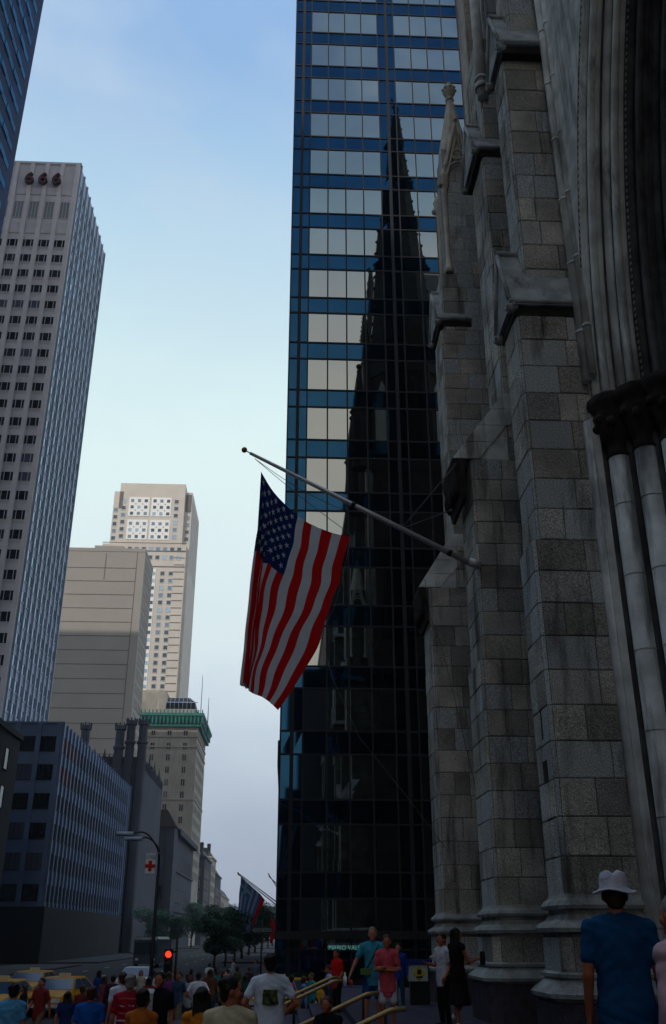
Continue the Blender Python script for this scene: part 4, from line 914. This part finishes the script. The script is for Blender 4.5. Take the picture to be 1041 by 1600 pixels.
# bus
q = at(226, 1506, Y=110); t = thing('bus', 'city bus with a pale roof edge behind the crowd under the red light', 'bus', (q.x, 110, 0))
b = MB(); b.loft([[(q.x-1.25+i_, 110+e, z) for i_, z in ((0, .4), (2.5, .4), (2.5, 2.75), (2.3, 3.0), (.2, 3.0), (0, 2.75))] for e in (0, 11)]); b.build('body', mat('bus blue grey', (.07, .10, .16), .4), t)
b = MB(); b.box(q.x-1.15, q.x+1.15, 109.95, 109.999, 1.3, 2.5); b.build('windshield', glassb, t)
b = MB(); b.box(q.x-1.2, q.x+1.2, 109.93, 109.999, 2.72, 2.95); b.build('roof_panel', mat('bus pale', (.55, .62, .7), .5), t)
for sx in (-1, 1):
    b = MB(); b.tube([(q.x+sx*.95, 111.8, .48), (q.x+sx*1.26, 111.8, .48)], .48, 20); b.build('wheel', black, t)
    b = MB(); b.box(q.x+sx*.85-.15, q.x+sx*.85+.15, 109.94, 109.999, .75, .95); b.build('headlight', whitem, t)
# ------------------------------------------------------------------ trees up the avenue
def tree_mesh(h, r, n, sd_, trunk_h):
    rnd = random.Random(sd_); t = MB(); t.tube([(0, 0, 0), (.1, 0, trunk_h*.5), (0, .1, trunk_h), (.1, 0, h*.75)], [.26, .2, .16, .05], 8)
    cl = []
    for k in range(9):
        an = rnd.random()*2*PI; rr_ = r*rnd.uniform(.35, .8); zz = trunk_h+(h-trunk_h)*rnd.uniform(.1, .85); e = Vector((rr_*math.cos(an), rr_*math.sin(an), zz)); cl.append((e, r*rnd.uniform(.3, .5)))
        t.tube([(0, .05, trunk_h*.8), (e.x*.4, e.y*.4, trunk_h+(zz-trunk_h)*.6), tuple(e)], [.12, .07, .02], 5)
    cl.append((Vector((0, 0, h*.8)), r*.5))
    f = MB()
    for k in range(n):
        c_, cr_ = rnd.choice(cl); d = Vector((rnd.gauss(0, 1), rnd.gauss(0, 1), rnd.gauss(0, 1))).normalized()*cr_*rnd.uniform(.55, 1.08); p = c_+Vector((d.x, d.y, d.z*.8))
        a = Vector((rnd.gauss(0, 1), rnd.gauss(0, 1), rnd.gauss(0, .6))).normalized(); bb = a.cross(Vector((rnd.random(), rnd.random(), 1))).normalized(); s_ = rnd.uniform(.14, .3)
        f.quad(p-a*s_, p+bb*s_*.6, p+a*s_, p-bb*s_*.6)
    return t, f
TREES = []
for k, (h, r) in enumerate(((11, 4.2), (13, 5), (9.5, 3.6))):
    t, f = tree_mesh(h, r*1.12, 7000, 30+k, 3.2); e = thing('street_tree', 'x', 'tree', (0, 0, 0), world=False); t.build('trunk', bark, e); f.build('crown', leafm, e); TREES.append(e)
tp_ = [(-26, 205, 0, .75, 'nearest leafy tree on the left pavement of the avenue'), (-26, 238, 2, .8, 'second leafy tree on the left pavement, close behind the nearest'), (-6.4, 96, 2, .50, 'small nearest tree on the right pavement, left of the striped flag'), (-6.3, 112, 0, .50, 'second small tree on the right pavement under the striped flag'),
 (-6.2, 130, 1, .50, 'third tree on the right pavement, between the small trees and the one way sign'), (-6.1, 150, 0, .66, 'tree directly under the tip of the striped flag'), (-6, 175, 2, .80, 'tree behind the one way sign'), (-5.8, 205, 1, .78, 'broad tree right behind the striped flag'), (-5.2, 240, 0, .9, 'tree between the striped flag and the red flag'),
 (-4.6, 285, 1, .85, 'tree just left of the red flag'), (-4, 340, 0, 1.0, 'tree low beside the glass tower edge'), (-3.2, 420, 1, .8, 'small distant tree nearest the glass tower edge'), (-25.5, 285, 1, .95, 'third leafy tree on the left pavement'), (-25, 335, 0, 1.15, 'fourth tree on the left pavement before the pale mansard block'), (-24.5, 400, 1, 1.1, 'fifth tree on the left pavement at the foot of the pale mansard block'),
 (-24, 480, 1, 1.3, 'left one of the distant park trees'), (-18, 560, 0, 1.6, 'second from left of the distant park trees'), (-13, 640, 1, 1.5, 'middle one of the distant park trees'), (-8, 600, 0, 1.5, 'right one of the distant park trees'), (-5.6, -22, 1, .95, 'street tree behind the camera, mirrored at the foot of the glass tower'), (-5.4, -42, 0, 1.1, 'second street tree behind the camera, farther south')]
used = set()
for x, y, k, s_, lab in tp_:
    e = TREES[k] if k not in used else copy_tree(TREES[k]); used.add(k); e.location = (x, y, SW); e.rotation_euler = (0, 0, random.random()*6); e.scale = (s_*1.15, s_*1.15, s_*.94); e['label'] = lab; e['group'] = 'trees up the avenue'
# ------------------------------------------------------------------ people
def skinmat(n, c): return mat(n, c, .55, var=.08, vscale=6, spec=.35)
SKIN = [skinmat('fair skin', (.56, .21, .12)), skinmat('tanned skin', (.46, .14, .065)), skinmat('dark skin', (.09, .045, .03))]
HAIRS = {k: mat(k+' hair', c, .6, var=.3, vscale=30) for k, c in dict(black=(.012, .010, .009), brown=(.06, .03, .015), grey=(.28, .27, .26), fair=(.25, .17, .09)).items()}
CL = {}
def cloth(n, c):
    if n not in CL: CL[n] = mat(n, c, .9, var=.2, vscale=5, bump=.5, bscale=12, spec=.1)
    return CL[n]
eyem = mat('eye', (.02, .015, .012), .2); shoew = mat('white shoe', (.72, .73, .75), .7); shoed = mat('dark shoe', (.02, .016, .014), .5)
J0 = dict(pel=(0, 0, .95), che=(0, 0, 1.30), nek=(0, -.01, 1.47), hed=(0, .015, 1.625), sl=(-.185, 0, 1.415), sr=(.185, 0, 1.415), el=(-.235, -.03, 1.13), er=(.235, -.03, 1.13), wl=(-.25, .04, .88), wr=(.25, .04, .88),
          hl=(-.09, 0, .92), hr=(.09, 0, .92), kl=(-.10, .03, .50), kr=(.10, .03, .50), al=(-.105, -.02, .085), ar=(.105, -.02, .085), tl=(-.13, .15, .04), tr=(.13, .15, .04))
POSES = dict(
    stand={}, walk=dict(kl=(-.09, .16, .52), al=(-.09, .22, .10), tl=(-.10, .38, .06), kr=(.09, .02, .50), ar=(.09, -.24, .14), tr=(.10, -.10, .03), er=(.24, .04, 1.14), wr=(.23, .20, .95), el=(-.24, -.10, 1.14), wl=(-.25, -.13, .90)),
    hips=dict(el=(-.34, -.08, 1.17), wl=(-.17, .04, 1.02), er=(.34, -.08, 1.17), wr=(.17, .04, 1.02)),
    cross=dict(el=(-.24, .05, 1.13), wl=(.10, .20, 1.17), er=(.24, .05, 1.13), wr=(-.10, .24, 1.12)),
    rail=dict(el=(-.23, -.02, 1.14), wl=(-.24, .02, .88), er=(.33, .02, 1.15), wr=(.42, .10, .95), kr=(.13, .05, .5), ar=(.16, .04, .085), tr=(.22, .2, .04)),
    hold=dict(er=(.23, .04, 1.14), wr=(.16, .30, 1.18), el=(-.23, -.02, 1.13), wl=(-.20, .12, .92)),
    lean=dict(kl=(-.12, .06, .52), al=(-.02, -.02, .085), tl=(.02, .12, .04), kr=(.06, .16, .54), ar=(-.28, .10, .22), tr=(-.36, .20, .10), er=(.22, .10, 1.16), wr=(.20, .36, 1.20), el=(-.22, .06, 1.15), wl=(-.05, .26, 1.12)),
    sit=dict(pel=(0, 0, .14), hl=(-.1, .02, .14), hr=(.1, .02, .14), kl=(-.14, .42, .30), kr=(.14, .42, .30), al=(-.13, .50, -.10), ar=(.13, .50, -.10), tl=(-.15, .64, -.14), tr=(.15, .64, -.14), che=(0, .03, .50), nek=(0, .05, .68), hed=(0, .09, .83), sl=(-.185, .04, .62), sr=(.185, .04, .62), el=(-.24, .16, .38), er=(.24, .16, .38), wl=(-.10, .38, .34), wr=(.10, .38, .34)))
def capsule(mb, a, b, ra, rb, k=10):
    a, b = Vector(a), Vector(b); d = (b-a); L = d.length; d = d/L if L > 1e-5 else Vector((0, 0, 1))
    pts, rs = [], []
    for an in (1.25, .8, .4): pts.append(a-d*ra*math.sin(an)); rs.append(ra*math.cos(an))
    for f_ in (0, .5, 1): pts.append(a.lerp(b, f_)); rs.append(ra+(rb-ra)*f_)
    for an in (.4, .8, 1.25): pts.append(b+d*rb*math.sin(an)); rs.append(rb*math.cos(an))
    mb.tube(pts, rs, k)
def torso(mb, J, g, fem=False, low=0., wide=1.):
    pel, che, nek = Vector(J['pel']), Vector(J['che']), Vector(J['nek'])
    sh = .9 if fem else 1.0
    T = [(-.16+low, .135, .105), (-.06, .168 if fem else .160, .120), (.06, .150, .110), (.17, .128 if fem else .142, .100), (.30, .152*sh, .112), (.42, .168*sh, .108), (.48, .140*sh, .088), (.525, .075, .066)]
    up = (nek-pel); L = up.length/.52; up.normalize(); rings = []
    side = (Vector(J['sr'])-Vector(J['sl'])).normalized(); fwd = up.cross(side).normalized()
    for z, rx, ry in T:
        c_ = pel+up*z*L
        if .1 < z < .45: c_ = c_.lerp(pel.lerp(che, z/.35) if z < .35 else che.lerp(nek, (z-.35)/.17), .5)
        rings.append([c_+side*(rx*wide+g)*math.cos(q*PI/10)*1.0+fwd*(ry+g)*math.sin(q*PI/10) for q in range(20)])
    mb.loft(rings)
    capsule(mb, J['sl'], J['sr'], .052+g, .052+g); capsule(mb, J['nek'], J['sl'], .045+g, .05+g); capsule(mb, J['nek'], J['sr'], .045+g, .05+g)
def remesh(mb, name, m, parent, vox, smooth=4, wr=0):
    o = mb.build(name, m, parent)
    md = o.modifiers.new('r', 'REMESH'); md.mode = 'VOXEL'; md.voxel_size = vox; md.use_smooth_shade = True
    if smooth: m2 = o.modifiers.new('s', 'SMOOTH'); m2.iterations = smooth; m2.factor = .5
    me = bpy.data.meshes.new_from_object(o.evaluated_get(bpy.context.evaluated_depsgraph_get())); o.modifiers.clear(); old = o.data; o.data = me; bpy.data.meshes.remove(old); me.name = name
    me.polygons.foreach_set('use_smooth', [True]*len(me.polygons))
    if wr:
        me.update(); o_ = random.random()*50; nv = len(me.vertices); co = np.empty(nv*3, 'f'); me.vertices.foreach_get('co', co); co = co.reshape(-1, 3); no = np.empty(nv*3, 'f'); me.vertex_normals.foreach_get('vector', no); no = no.reshape(-1, 3)
        X_, Y_, Z_ = co.T
        w1 = np.sin(X_*19+Z_*23+o_+2.2*np.sin(Z_*9+Y_*7+o_)); w2 = np.sin(Z_*31-X_*27+2.5*np.sin(X_*11+o_)+Y_*9); w3 = np.sin(X_*8+o_*3)*np.sin(Z_*7+o_)
        d_ = wr*(.9*np.abs(w1)*np.clip(.5+w3, 0, 1)+.55*np.abs(w2)*np.clip(.5-w3, 0, 1)-.35)
        me.vertices.foreach_set('co', (co+no*d_[:, None]).ravel())
        me.update()
    return o
def person(label, u, Y, vtop=None, H=None, face=0, pose='stand', skin=0, top=('white', (.7, .72, .76)), sleeve='short', bottom=('dark trousers', (.02, .02, .03)), legs='long', hair='brown', long_hair=False, fem=False, shoes=None, hat=None, detail=1, turn=0, extra=None, group=None, xoff=0, scale=1, untuck=.05, wide=1., z=None):
    x = at(u, 1500, Y=Y).x+xoff; g_ = gz(x, Y) if z is None else z
    if H is None: H = (at(u, vtop, Y=Y).z-g_) if pose != 'sit' else 1.72
    sc_ = H/1.75
    J = {k: Vector(v) for k, v in J0.items()}; J.update({k: Vector(v) for k, v in POSES[pose].items()})
    if fem:
        for k in ('sl', 'sr'): J[k].x *= .9
    vox = {3: .009, 2: .013, 1: .02, 0: .032}[detail]
    t = thing('person', label, 'person', (x, Y, g_), face, group, world=False); t.scale = (sc_, sc_, sc_)
    sk = SKIN[skin]
    b = MB(); torso(b, J, -.012, fem)
    capsule(b, J['nek'], J['hed']-Vector((0, .01, .03)), .056, .05)
    hd = MB(); h = J['hed']
    hd.ball((0, 0, .015), .1, 16, 0, (.80, .98, 1.08)); hd.ball((0, .038, -.055), .062, 14, 0, (.88, .85, .95)); hd.ball((0, .088, -.005), .016, 8, 0, (.8, 1.1, 1.9)); hd.ball((0, .098, -.024), .015, 8, 0, (1.1, 1, .8))
    hd.ball((0, .082, .03), .03, 8, 0, (1.9, .5, .4)); hd.ball((0, .09, -.058), .014, 8, 0, (1.7, .7, .5)); hd.ball((0, .085, -.09), .02, 8)
    for sx in (-1, 1): hd.ball((sx*.083, -.005, -.005), .022, 8, 0, (.45, 1, 1.5)); hd.ball((sx*.045, .06, -.02), .032, 8)
    Rm = Matrix.Rotation(turn, 3, 'Z')
    n = len(b.v); b.v += [tuple(h+Rm@Vector(v)) for v in hd.v]
    for f_ in hd.f: b.face([n+i for i in f_])
    for a_ in 'lr':
        sg = -1 if a_ == 'l' else 1; S_, E_, W_ = J['s'+a_], J['e'+a_], J['w'+a_]; k_ = .86 if fem else 1
        capsule(b, S_, E_, .050*k_, .040*k_); capsule(b, E_, W_, .042*k_, .026*k_)
        d = (W_-E_).normalized(); side = Vector((0, -sg, 0)) if abs(d.y) < .6 else Vector((-sg, 0, 0)); side = (side-d*side.dot(d)).normalized(); nrm = d.cross(side).normalized()
        if detail >= 2:
            Rp = [W_+d*.01+side*0]; capsule(b, W_+d*.02+side*.014, W_+d*.075+side*.024, .018, .017); capsule(b, W_+d*.02-side*.014, W_+d*.075-side*.024, .018, .017); capsule(b, W_+d*.02, W_+d*.075, .019, .018)
            for q, (o_, L) in enumerate(((.030, .066), (.010, .078), (-.011, .072), (-.031, .055))):
                r0 = W_+d*.078-side*o_*-1; m_ = r0+d*L*.5+nrm*.008*sg; e_ = r0+d*L*.9+nrm*.028*sg; capsule(b, r0, m_, .0095, .009, 8); capsule(b, m_, e_, .009, .0075, 8)
            th = W_+d*.02+side*.030; capsule(b, th, th+d*.035+side*.022+nrm*.008*sg, .012, .0105, 8); capsule(b, th+d*.035+side*.022+nrm*.008*sg, th+d*.065+side*.026+nrm*.016*sg, .0105, .009, 8)
        else: capsule(b, W_, W_+d*.10, .03, .024)
        capsule(b, J['h'+a_], J['k'+a_], .080*k_, .054*k_); capsule(b, J['k'+a_], J['k'+a_].lerp(J['a'+a_], .35)+Vector((0, -.015, 0)), .054*k_, .056*k_); capsule(b, J['k'+a_].lerp(J['a'+a_], .35)+Vector((0, -.015, 0)), J['a'+a_], .054*k_, .036*k_)
        capsule(b, J['a'+a_]-Vector((0, .03, .03)), J['t'+a_], .034, .028)
    remesh(b, 'body', sk, t, vox, 3 if detail >= 2 else 2)
    if detail >= 1:
        for sx in (-1, 1):
            e = MB(); q_ = h+Rm@Vector((sx*.032, .0835, .008)); e.ball(tuple(q_), .0115, 8); e.build('eye', eyem, t)
    # top
    if top:
        b = MB(); torso(b, J, .020, fem, low=-untuck, wide=wide)
        for a_ in 'lr':
            S_, E_, W_ = J['s'+a_], J['e'+a_], J['w'+a_]; k_ = .9 if fem else 1
            if sleeve == 'long': capsule(b, S_, E_, .066*k_, .054*k_); capsule(b, E_, E_.lerp(W_, .93), .054*k_, .038*k_)
            elif sleeve == 'short': capsule(b, S_, S_.lerp(E_, .62), .068*k_, .062*k_)
        if untuck > .05 and pose != 'sit':
            p = J['pel']; b.loft([[(p.x+(.178)*math.cos(q*PI/8), p.y+.135*math.sin(q*PI/8), p.z-.02) for q in range(16)], [(p.x+(.195)*math.cos(q*PI/8), p.y+.15*math.sin(q*PI/8), p.z-.02-untuck*1.4) for q in range(16)]])
        remesh(b, 'shirt', cloth(*top), t, max(vox, .012), 3, .009 if detail >= 2 else 0)
    b = MB(); p = J['pel']
    b.ball((p.x, p.y, p.z-.02), .17, 14, 0, (1.0, .78, .8))
    for a_ in 'lr':
        H_, K_, A_ = J['h'+a_], J['k'+a_], J['a'+a_]
        if legs == 'long': capsule(b, H_, K_, .096, .072); capsule(b, K_, K_.lerp(A_, .93), .070, .058)
        elif legs == 'shorts': capsule(b, H_, H_.lerp(K_, .78), .102, .094)
    if legs in ('skirt', 'dress'):
        b = MB(); zb = {'skirt': .56, 'dress': .42}[legs]; b.loft([[(p.x+rx*math.cos(q*PI/10)*(1+.05*math.sin(q*1.7)), p.y+.02+ry*math.sin(q*PI/10), z_) for q in range(20)] for z_, rx, ry in ((zb, .235, .20), (.8, .19, .15), (1.0, .15, .12), (1.05, .135, .11))])
    remesh(b, {'long': 'trousers', 'shorts': 'shorts'}.get(legs, 'skirt'), cloth(*bottom), t, max(vox, .013), 3)
    for a_ in 'lr':
        b = MB(); A_, T_2 = J['a'+a_], J['t'+a_]; dd = (T_2-A_); dd.z = 0; dd.normalize()
        capsule(b, A_-Vector((0, 0, .035))-dd*.05, T_2-Vector((0, 0, .0)), .044, .038); capsule(b, A_, A_-Vector((0, 0, .02)), .046, .05); remesh(b, 'shoe', shoes or shoed, t, .014, 2)
    if hair:
        b = MB(); hh = MB(); hh.ball((0, -.018, .038 if not hat else .0), .104 if not hat else .098, 14, 0, (.86, .98, 1.0 if not hat else .8))
        if long_hair:
            for q in range(7): xx = -.075+.025*q; capsule(hh, (xx, -.05, .03), (xx*1.15, -.075, -.20-.03*math.cos(q)), .04, .03)
        else: hh.ball((0, -.05, -.02), .075, 10, 0, (1, .8, 1))
        for q in range(0 if hat else 26):
            an = q*2.4; zz = .02+.09*((q*.37) % 1); rr_ = .095*math.sqrt(max(0, 1-(zz/.14)**2)); hh.ball((rr_*.86*math.cos(an), -.025+rr_*.9*math.sin(an)-.012, zz), .022, 6)
        b.v = [tuple(h+Rm@Vector(v)) for v in hh.v]; b.f = hh.f; b.m = hh.m; b.t = hh.t; b.sm = hh.sm
        remesh(b, 'hair', HAIRS[hair], t, .012 if detail > 1 else .02, 1)
    if hat:
        b = MB(); b.v = []; b.lathe((0, 0, 0), [(.165, .018), (.160, .010), (.118, .034), (.108, .045), (.106, .10), (.092, .142), (.05, .158), (.02, .150), (.018, .149)], 28)
        for i, v in enumerate(b.v): x_, y_, z_ = v; r_ = math.hypot(x_, y_); z2 = z_+(.012*math.sin(3*math.atan2(y_, x_)+1) if r_ > .12 else 0) - (.022*math.exp(-((x_)/.02)**2) if z_ > .13 else 0)+.01; b.v[i] = tuple(h+Rm@Vector((x_*.92, y_*1.0-.01, z2))+Vector((0, 0, .0)))
        b.build('hat', hat, t)
    if extra: extra(t, J, Rm)
    return t
def box_print(t, J, Rm):
    c = J['che']; b = MB(); b.v = []
    b.loft([[(c.x+.105*math.sin(a_)*1.0*1.35, c.y-.152*math.cos(a_)-o_, z_) for z_ in (1.16, 1.33)][::1] + [(c.x+.105*math.sin(a_)*1.35, c.y-.120*math.cos(a_)+.01, z_) for z_ in (1.33, 1.16)] for a_, o_ in ((-1.0, .012), (-.5, .014), (0, .014), (.5, .014), (1.0, .012))]); b.build('shirt_print', mat('dark printed panel', (.035, .07, .06), .9, var=.8, vscale=22, col2=(.16, .20, .06)), t)
def strap(t, J, Rm):
    b = MB(); b.tube([(-.13, .03, 1.47), (-.09, .12, 1.40), (.0, .14, 1.22), (.10, .14, 1.06), (.16, .08, .98)], .011, 6); b.build('bag_strap', black, t)
    b = MB(); b.loft([[(.13+x_, .10+y_, z_) for x_, y_ in ((-.10, 0), (.10, -.02), (.10, .07), (-.10, .09))] for z_ in (.93, .95, 1.02, 1.04)]); b.build('waist_pouch', mat('green pouch', (.10, .22, .06), .8), t)
def stripes(t, J, Rm):
    for z_, c in ((1.40, 0), (1.30, 1), (1.20, 0), (1.10, 1)):
        b = MB(); rx, ry = .195-.03*(1.40-z_), .135
        b.loft([[(rx*math.cos(q*PI/12), ry*math.sin(q*PI/12), z_+e) for q in range(24)] for e in (0, .022)]); b.build('stripe', cloth('stripe white', (.6, .6, .66)) if c else cloth('stripe pale red', (.62, .10, .12)), t)
def towel(t, J, Rm):
    b = MB(); b.loft([[(.12+x_, y_, z_) for x_, y_ in ((-.07, .14), (.09, .14), (.10, .155), (-.07, .16))] for z_ in (.82, 1.1, 1.44)] + [[(.12+x_, y_, 1.50) for x_, y_ in ((-.06, 0), (.08, 0), (.08, .03), (-.06, .03))]]); b.build('hanging_cloth', cloth('white towel', (.55, .60, .60)), t)
def sign_roll(t, J, Rm):
    b = MB(); w = J['wr']; b.lathe((w.x+.03, w.y+.09, w.z-.1), [(.05, 0), (.06, .1), (.05, .22), (.03, .24)], 10); b.build('bag', cloth('dark bag', (.02, .02, .025)), t)
wh, dk = ('white shirt', (.68, .70, .76)), ('dark trousers', (.018, .018, .028))
random.seed(5)
hatm = mat('crumpled white hat cloth', (.62, .60, .68), .9, var=.1, vscale=14, bump=.6, bscale=22)
person('man seen from behind in a blue shirt and a crumpled white hat', 972, 7.2, vtop=1370, face=math.radians(-14), pose='stand', skin=1, top=('deep blue shirt', (.010, .075, .19)), bottom=dk, hair='brown', hat=hatm, detail=3, wide=1.12, untuck=.12)
person('person in a pale pink blouse cut off at the right edge', 1069, 5.7, H=1.62, face=math.radians(30), fem=True, top=('pale pink blouse', (.62, .40, .46)), sleeve='long', bottom=dk, hair='grey', detail=3)
person('tall man in a light blue shirt and blue shorts facing the camera', 583, 19.9, vtop=1449, face=math.radians(172), pose='rail', skin=0, top=('light blue shirt', (.05, .33, .48)), bottom=('blue shorts', (.02, .07, .24)), legs='shorts', hair='fair', shoes=shoew, detail=3, extra=strap)
person('woman in a pink top and white shorts with her arms crossed', 605, 19.1, vtop=1461, face=math.radians(178), pose='cross', skin=1, fem=True, top=('coral pink top', (.66, .09, .12)), bottom=('white shorts', (.62, .62, .70)), legs='shorts', hair='brown', shoes=shoew, detail=3, untuck=.14)
person('person in a dark blue jacket and jeans behind the couple', 623, 25.5, vtop=1474, face=math.radians(165), top=('royal blue jacket', (.015, .05, .32)), sleeve='long', bottom=('blue jeans', (.02, .07, .13)), hair='black', shoes=shoew, detail=2)
person('man in a white vest shirt looking down beside the pillar', 692, 20.6, vtop=1459, face=math.radians(120), pose='hold', skin=1, top=('white open shirt', (.60, .60, .70)), bottom=('near black trousers', (.010, .010, .012)), hair='black', detail=3, turn=.2, extra=None)
person('long haired woman in a dark dress leaning against the pillar, one foot lifted', 714, 19.9, vtop=1450, face=math.radians(-60), pose='lean', skin=1, fem=True, top=('dark dress top', (.016, .010, .012)), sleeve='none', bottom=('dark dress skirt', (.016, .010, .012)), legs='dress', hair='black', long_hair=True, shoes=shoew, detail=3, extra=sign_roll)
person('person in a bright red shirt at the top of the far handrails', 527, 26.8, H=1.6, z=1.15, face=math.radians(120), pose='hold', skin=1, top=('bright red shirt', (.70, .012, .012)), bottom=dk, hair='brown', detail=2)
person('person in dark clothes sitting on the steps below the handrails', 515, 17.2, pose='sit', face=math.radians(150), skin=1, top=('black jacket', (.012, .012, .014)), sleeve='long', bottom=dk, hair='brown', detail=2, z=1.22)
person('big man from behind in a white T-shirt with a dark printed panel', 423, 15.5, vtop=1490, face=math.radians(4), pose='hips', skin=1, top=('white T-shirt', (.66, .72, .84)), bottom=dk, hair='black', detail=3, extra=box_print, wide=1.22, untuck=.1)
person('man in a cream shirt looking right over his shoulder', 363, 10.2, vtop=1526, face=math.radians(-12), skin=1, top=('cream shirt', (.62, .52, .33)), bottom=dk, hair='black', detail=3, turn=math.radians(-72), wide=1.1)
person('dark haired person in a golden orange top in front of the white T-shirt crowd', 318, 12.6, vtop=1543, face=math.radians(10), skin=1, fem=True, top=('golden orange top', (.62, .20, .015)), bottom=dk, hair='black', long_hair=True, detail=2)
person('dark haired person in a rust orange blouse below the red light', 228, 13.0, vtop=1545, face=math.radians(-20), skin=1, fem=True, top=('rust orange blouse', (.50, .13, .02)), sleeve='long', bottom=dk, hair='black', detail=2)
person('person with a white cloth over the shoulder right of the rust orange blouse', 252, 17, vtop=1519, face=math.radians(170), skin=1, top=('black shirt', (.012, .012, .016)), bottom=dk, hair='black', detail=2, extra=towel)
person('grey haired person in a red and white striped shirt', 207, 16, vtop=1522, face=math.radians(0), skin=1, top=('crimson striped shirt', (.34, .012, .03)), bottom=dk, hair='grey', detail=2, extra=stripes, wide=1.1)
person('person in a plain white shirt behind the striped shirt', 194, 21, vtop=1519, face=math.radians(30), skin=0, top=('plain white shirt', (.62, .66, .78)), hair='brown', detail=1)
person('person in a strong blue shirt seen from behind near the taxis', 148, 17, vtop=1541, face=math.radians(5), skin=1, top=('strong blue shirt', (.012, .10, .42)), hair='brown', detail=2, wide=1.15)
person('person in a sky blue shirt at the lower left corner', 28, 21, vtop=1536, face=math.radians(-10), skin=1, top=('sky blue shirt', (.10, .34, .58)), hair='black', detail=2, wide=1.3)
person('person in a white T-shirt walking away in the middle of the crowd', 312, 33.5, vtop=1519, face=math.radians(5), pose='hips', skin=1, top=('bright T-shirt', (.70, .72, .80)), hair='black', detail=1)
person('person in a turquoise jacket behind the handrails', 487, 37, vtop=1520, face=math.radians(120), skin=1, top=('turquoise jacket', (.02, .26, .28)), sleeve='long', hair='brown', detail=1)
person('person in a pale blue shirt standing beside the far handrails', 514, 37.5, vtop=1508, face=math.radians(90), skin=1, top=('pale blue shirt', (.25, .36, .62)), bottom=('grey trousers', (.20, .22, .28)), hair='black', detail=1)
crowd = [(134, 30, 'maroon', (.20, .03, .03), 'brown', 'person in maroon just right of the middle taxi'), (112, 27, 'navy', (.02, .04, .16), 'black', 'dark haired person in navy in front of the middle taxi'), (70, 30, 'dull red', (.30, .03, .03), 'black', 'person in dull red between the two left taxis'),
 (168, 36, 'dusty rose', (.28, .08, .10), 'brown', 'person in dusty rose left of the plain white shirt'), (180, 26, 'dark plum', (.06, .02, .05), 'black', 'person in dark plum beside the striped shirt'), (250, 45, 'chalk white', (.75, .78, .82), 'black', 'small far person in chalk white under the lamp pole'), (365, 60, 'bone white', (.7, .72, .74), 'brown', 'small far person in bone white right of the teal one'), (328, 56, 'snow white', (.75, .78, .85), 'black', 'small far person in snow white behind the brown one'), (236, 33, 'red', (.40, .03, .03), 'black', 'person in red in front of the silver car'),
 (266, 40, 'violet', (.20, .05, .22), 'brown', 'person in violet under the red light'), (282, 27, 'slate blue', (.05, .09, .18), 'black', 'person in slate blue between the hanging cloth and the golden top'), (296, 31, 'pale grey', (.35, .38, .42), 'black', 'person in pale grey left of the walking white T-shirt'),
 (330, 38, 'brown', (.16, .06, .03), 'brown', 'person in brown facing the camera beside the walking white T-shirt'), (340, 44, 'teal', (.02, .16, .18), 'black', 'person in teal under the avenue trees'), (352, 36, 'mustard', (.42, .30, .06), 'brown', 'person in mustard behind the cream shirt'),
 (356, 48, 'white linen', (.55, .58, .62), 'black', 'person in white linen left of the cream shirt head'), (372, 52, 'olive', (.08, .10, .04), 'black', 'person in olive above the cream shirt head'), (390, 50, 'charcoal', (.03, .03, .04), 'brown', 'person in charcoal left of the printed T-shirt'),
 (400, 58, 'light denim', (.14, .22, .34), 'black', 'person in light denim far behind the printed T-shirt'), (158, 44, 'cobalt', (.02, .07, .30), 'black', 'person in cobalt far behind the strong blue shirt'), (300, 50, 'burgundy', (.18, .02, .04), 'black', 'person in burgundy far behind the walking white T-shirt'),
 (274, 52, 'beige', (.34, .28, .18), 'brown', 'person in beige far behind the violet one'), (456, 30, 'magenta', (.34, .03, .20), 'black', 'person in magenta right of the printed T-shirt'), (475, 33, 'cornflower', (.16, .24, .5), 'brown', 'person in cornflower blue under the far handrails'), (440, 12.5, 'faded blue', (.22, .34, .46), 'black', 'person in faded blue at the bottom edge right of the printed T-shirt'),
 (44, 34, 'black denim', (.015, .015, .02), 'black', 'person in black denim behind the sky blue shirt'), (222, 48, 'ivory', (.5, .48, .42), 'brown', 'person in ivory beside the silver car'), (384, 40, 'forest green', (.02, .08, .04), 'black', 'person in forest green between the cream shirt and the printed T-shirt')]
for k, (u, Y, cn, c, hr_, lab) in enumerate(crowd):
    x = at(u, 1500, Y=Y).x
    if 15 < Y < 34 and x > -5.2: Y = 34+k*.1
    if Y == 12.5: person(lab, u, Y, H=1.5, face=.4, skin=1, top=(cn, c), hair=hr_, detail=1, z=.45); continue
    person(lab, u, Y, H=random.uniform(1.6, 1.84), face=random.choice((0, .3, -.4, PI, 2.7, -2.5, 1.5)), pose=random.choice(('walk', 'walk', 'stand', 'hold')), skin=random.choice((0, 1, 1, 2)), top=(cn, tuple(q_*.8 for q_ in c)), bottom=random.choice((dk, ('navy jeans', (.02, .04, .10)), ('khaki trousers', (.16, .13, .08)))), sleeve=random.choice(('short', 'long')), hair=hr_, fem=random.random() < .5, long_hair=random.random() < .35, detail=1 if Y < 35 else 0, group='people crossing the avenue corner')

# ------------------------------------------------------------------ summer haze
b = MB(); b.box(-400, 400, -330, 1560, -1, 215); hz = b.build('haze', MATS['asphalt']); tag(hz, kind='stuff')
hm = bpy.data.materials.new('haze air'); hm.use_nodes = True; t_ = hm.node_tree; t_.nodes.clear(); pv = N(t_, 'ShaderNodeVolumePrincipled'); pv.inputs['Density'].default_value = .0003; pv.inputs['Color'].default_value = (.80, .88, .95, 1); mo = N(t_, 'ShaderNodeOutputMaterial'); t_.links.new(pv.outputs[0], mo.inputs['Volume'])
hz.data.materials.clear(); hz.data.materials.append(hm)
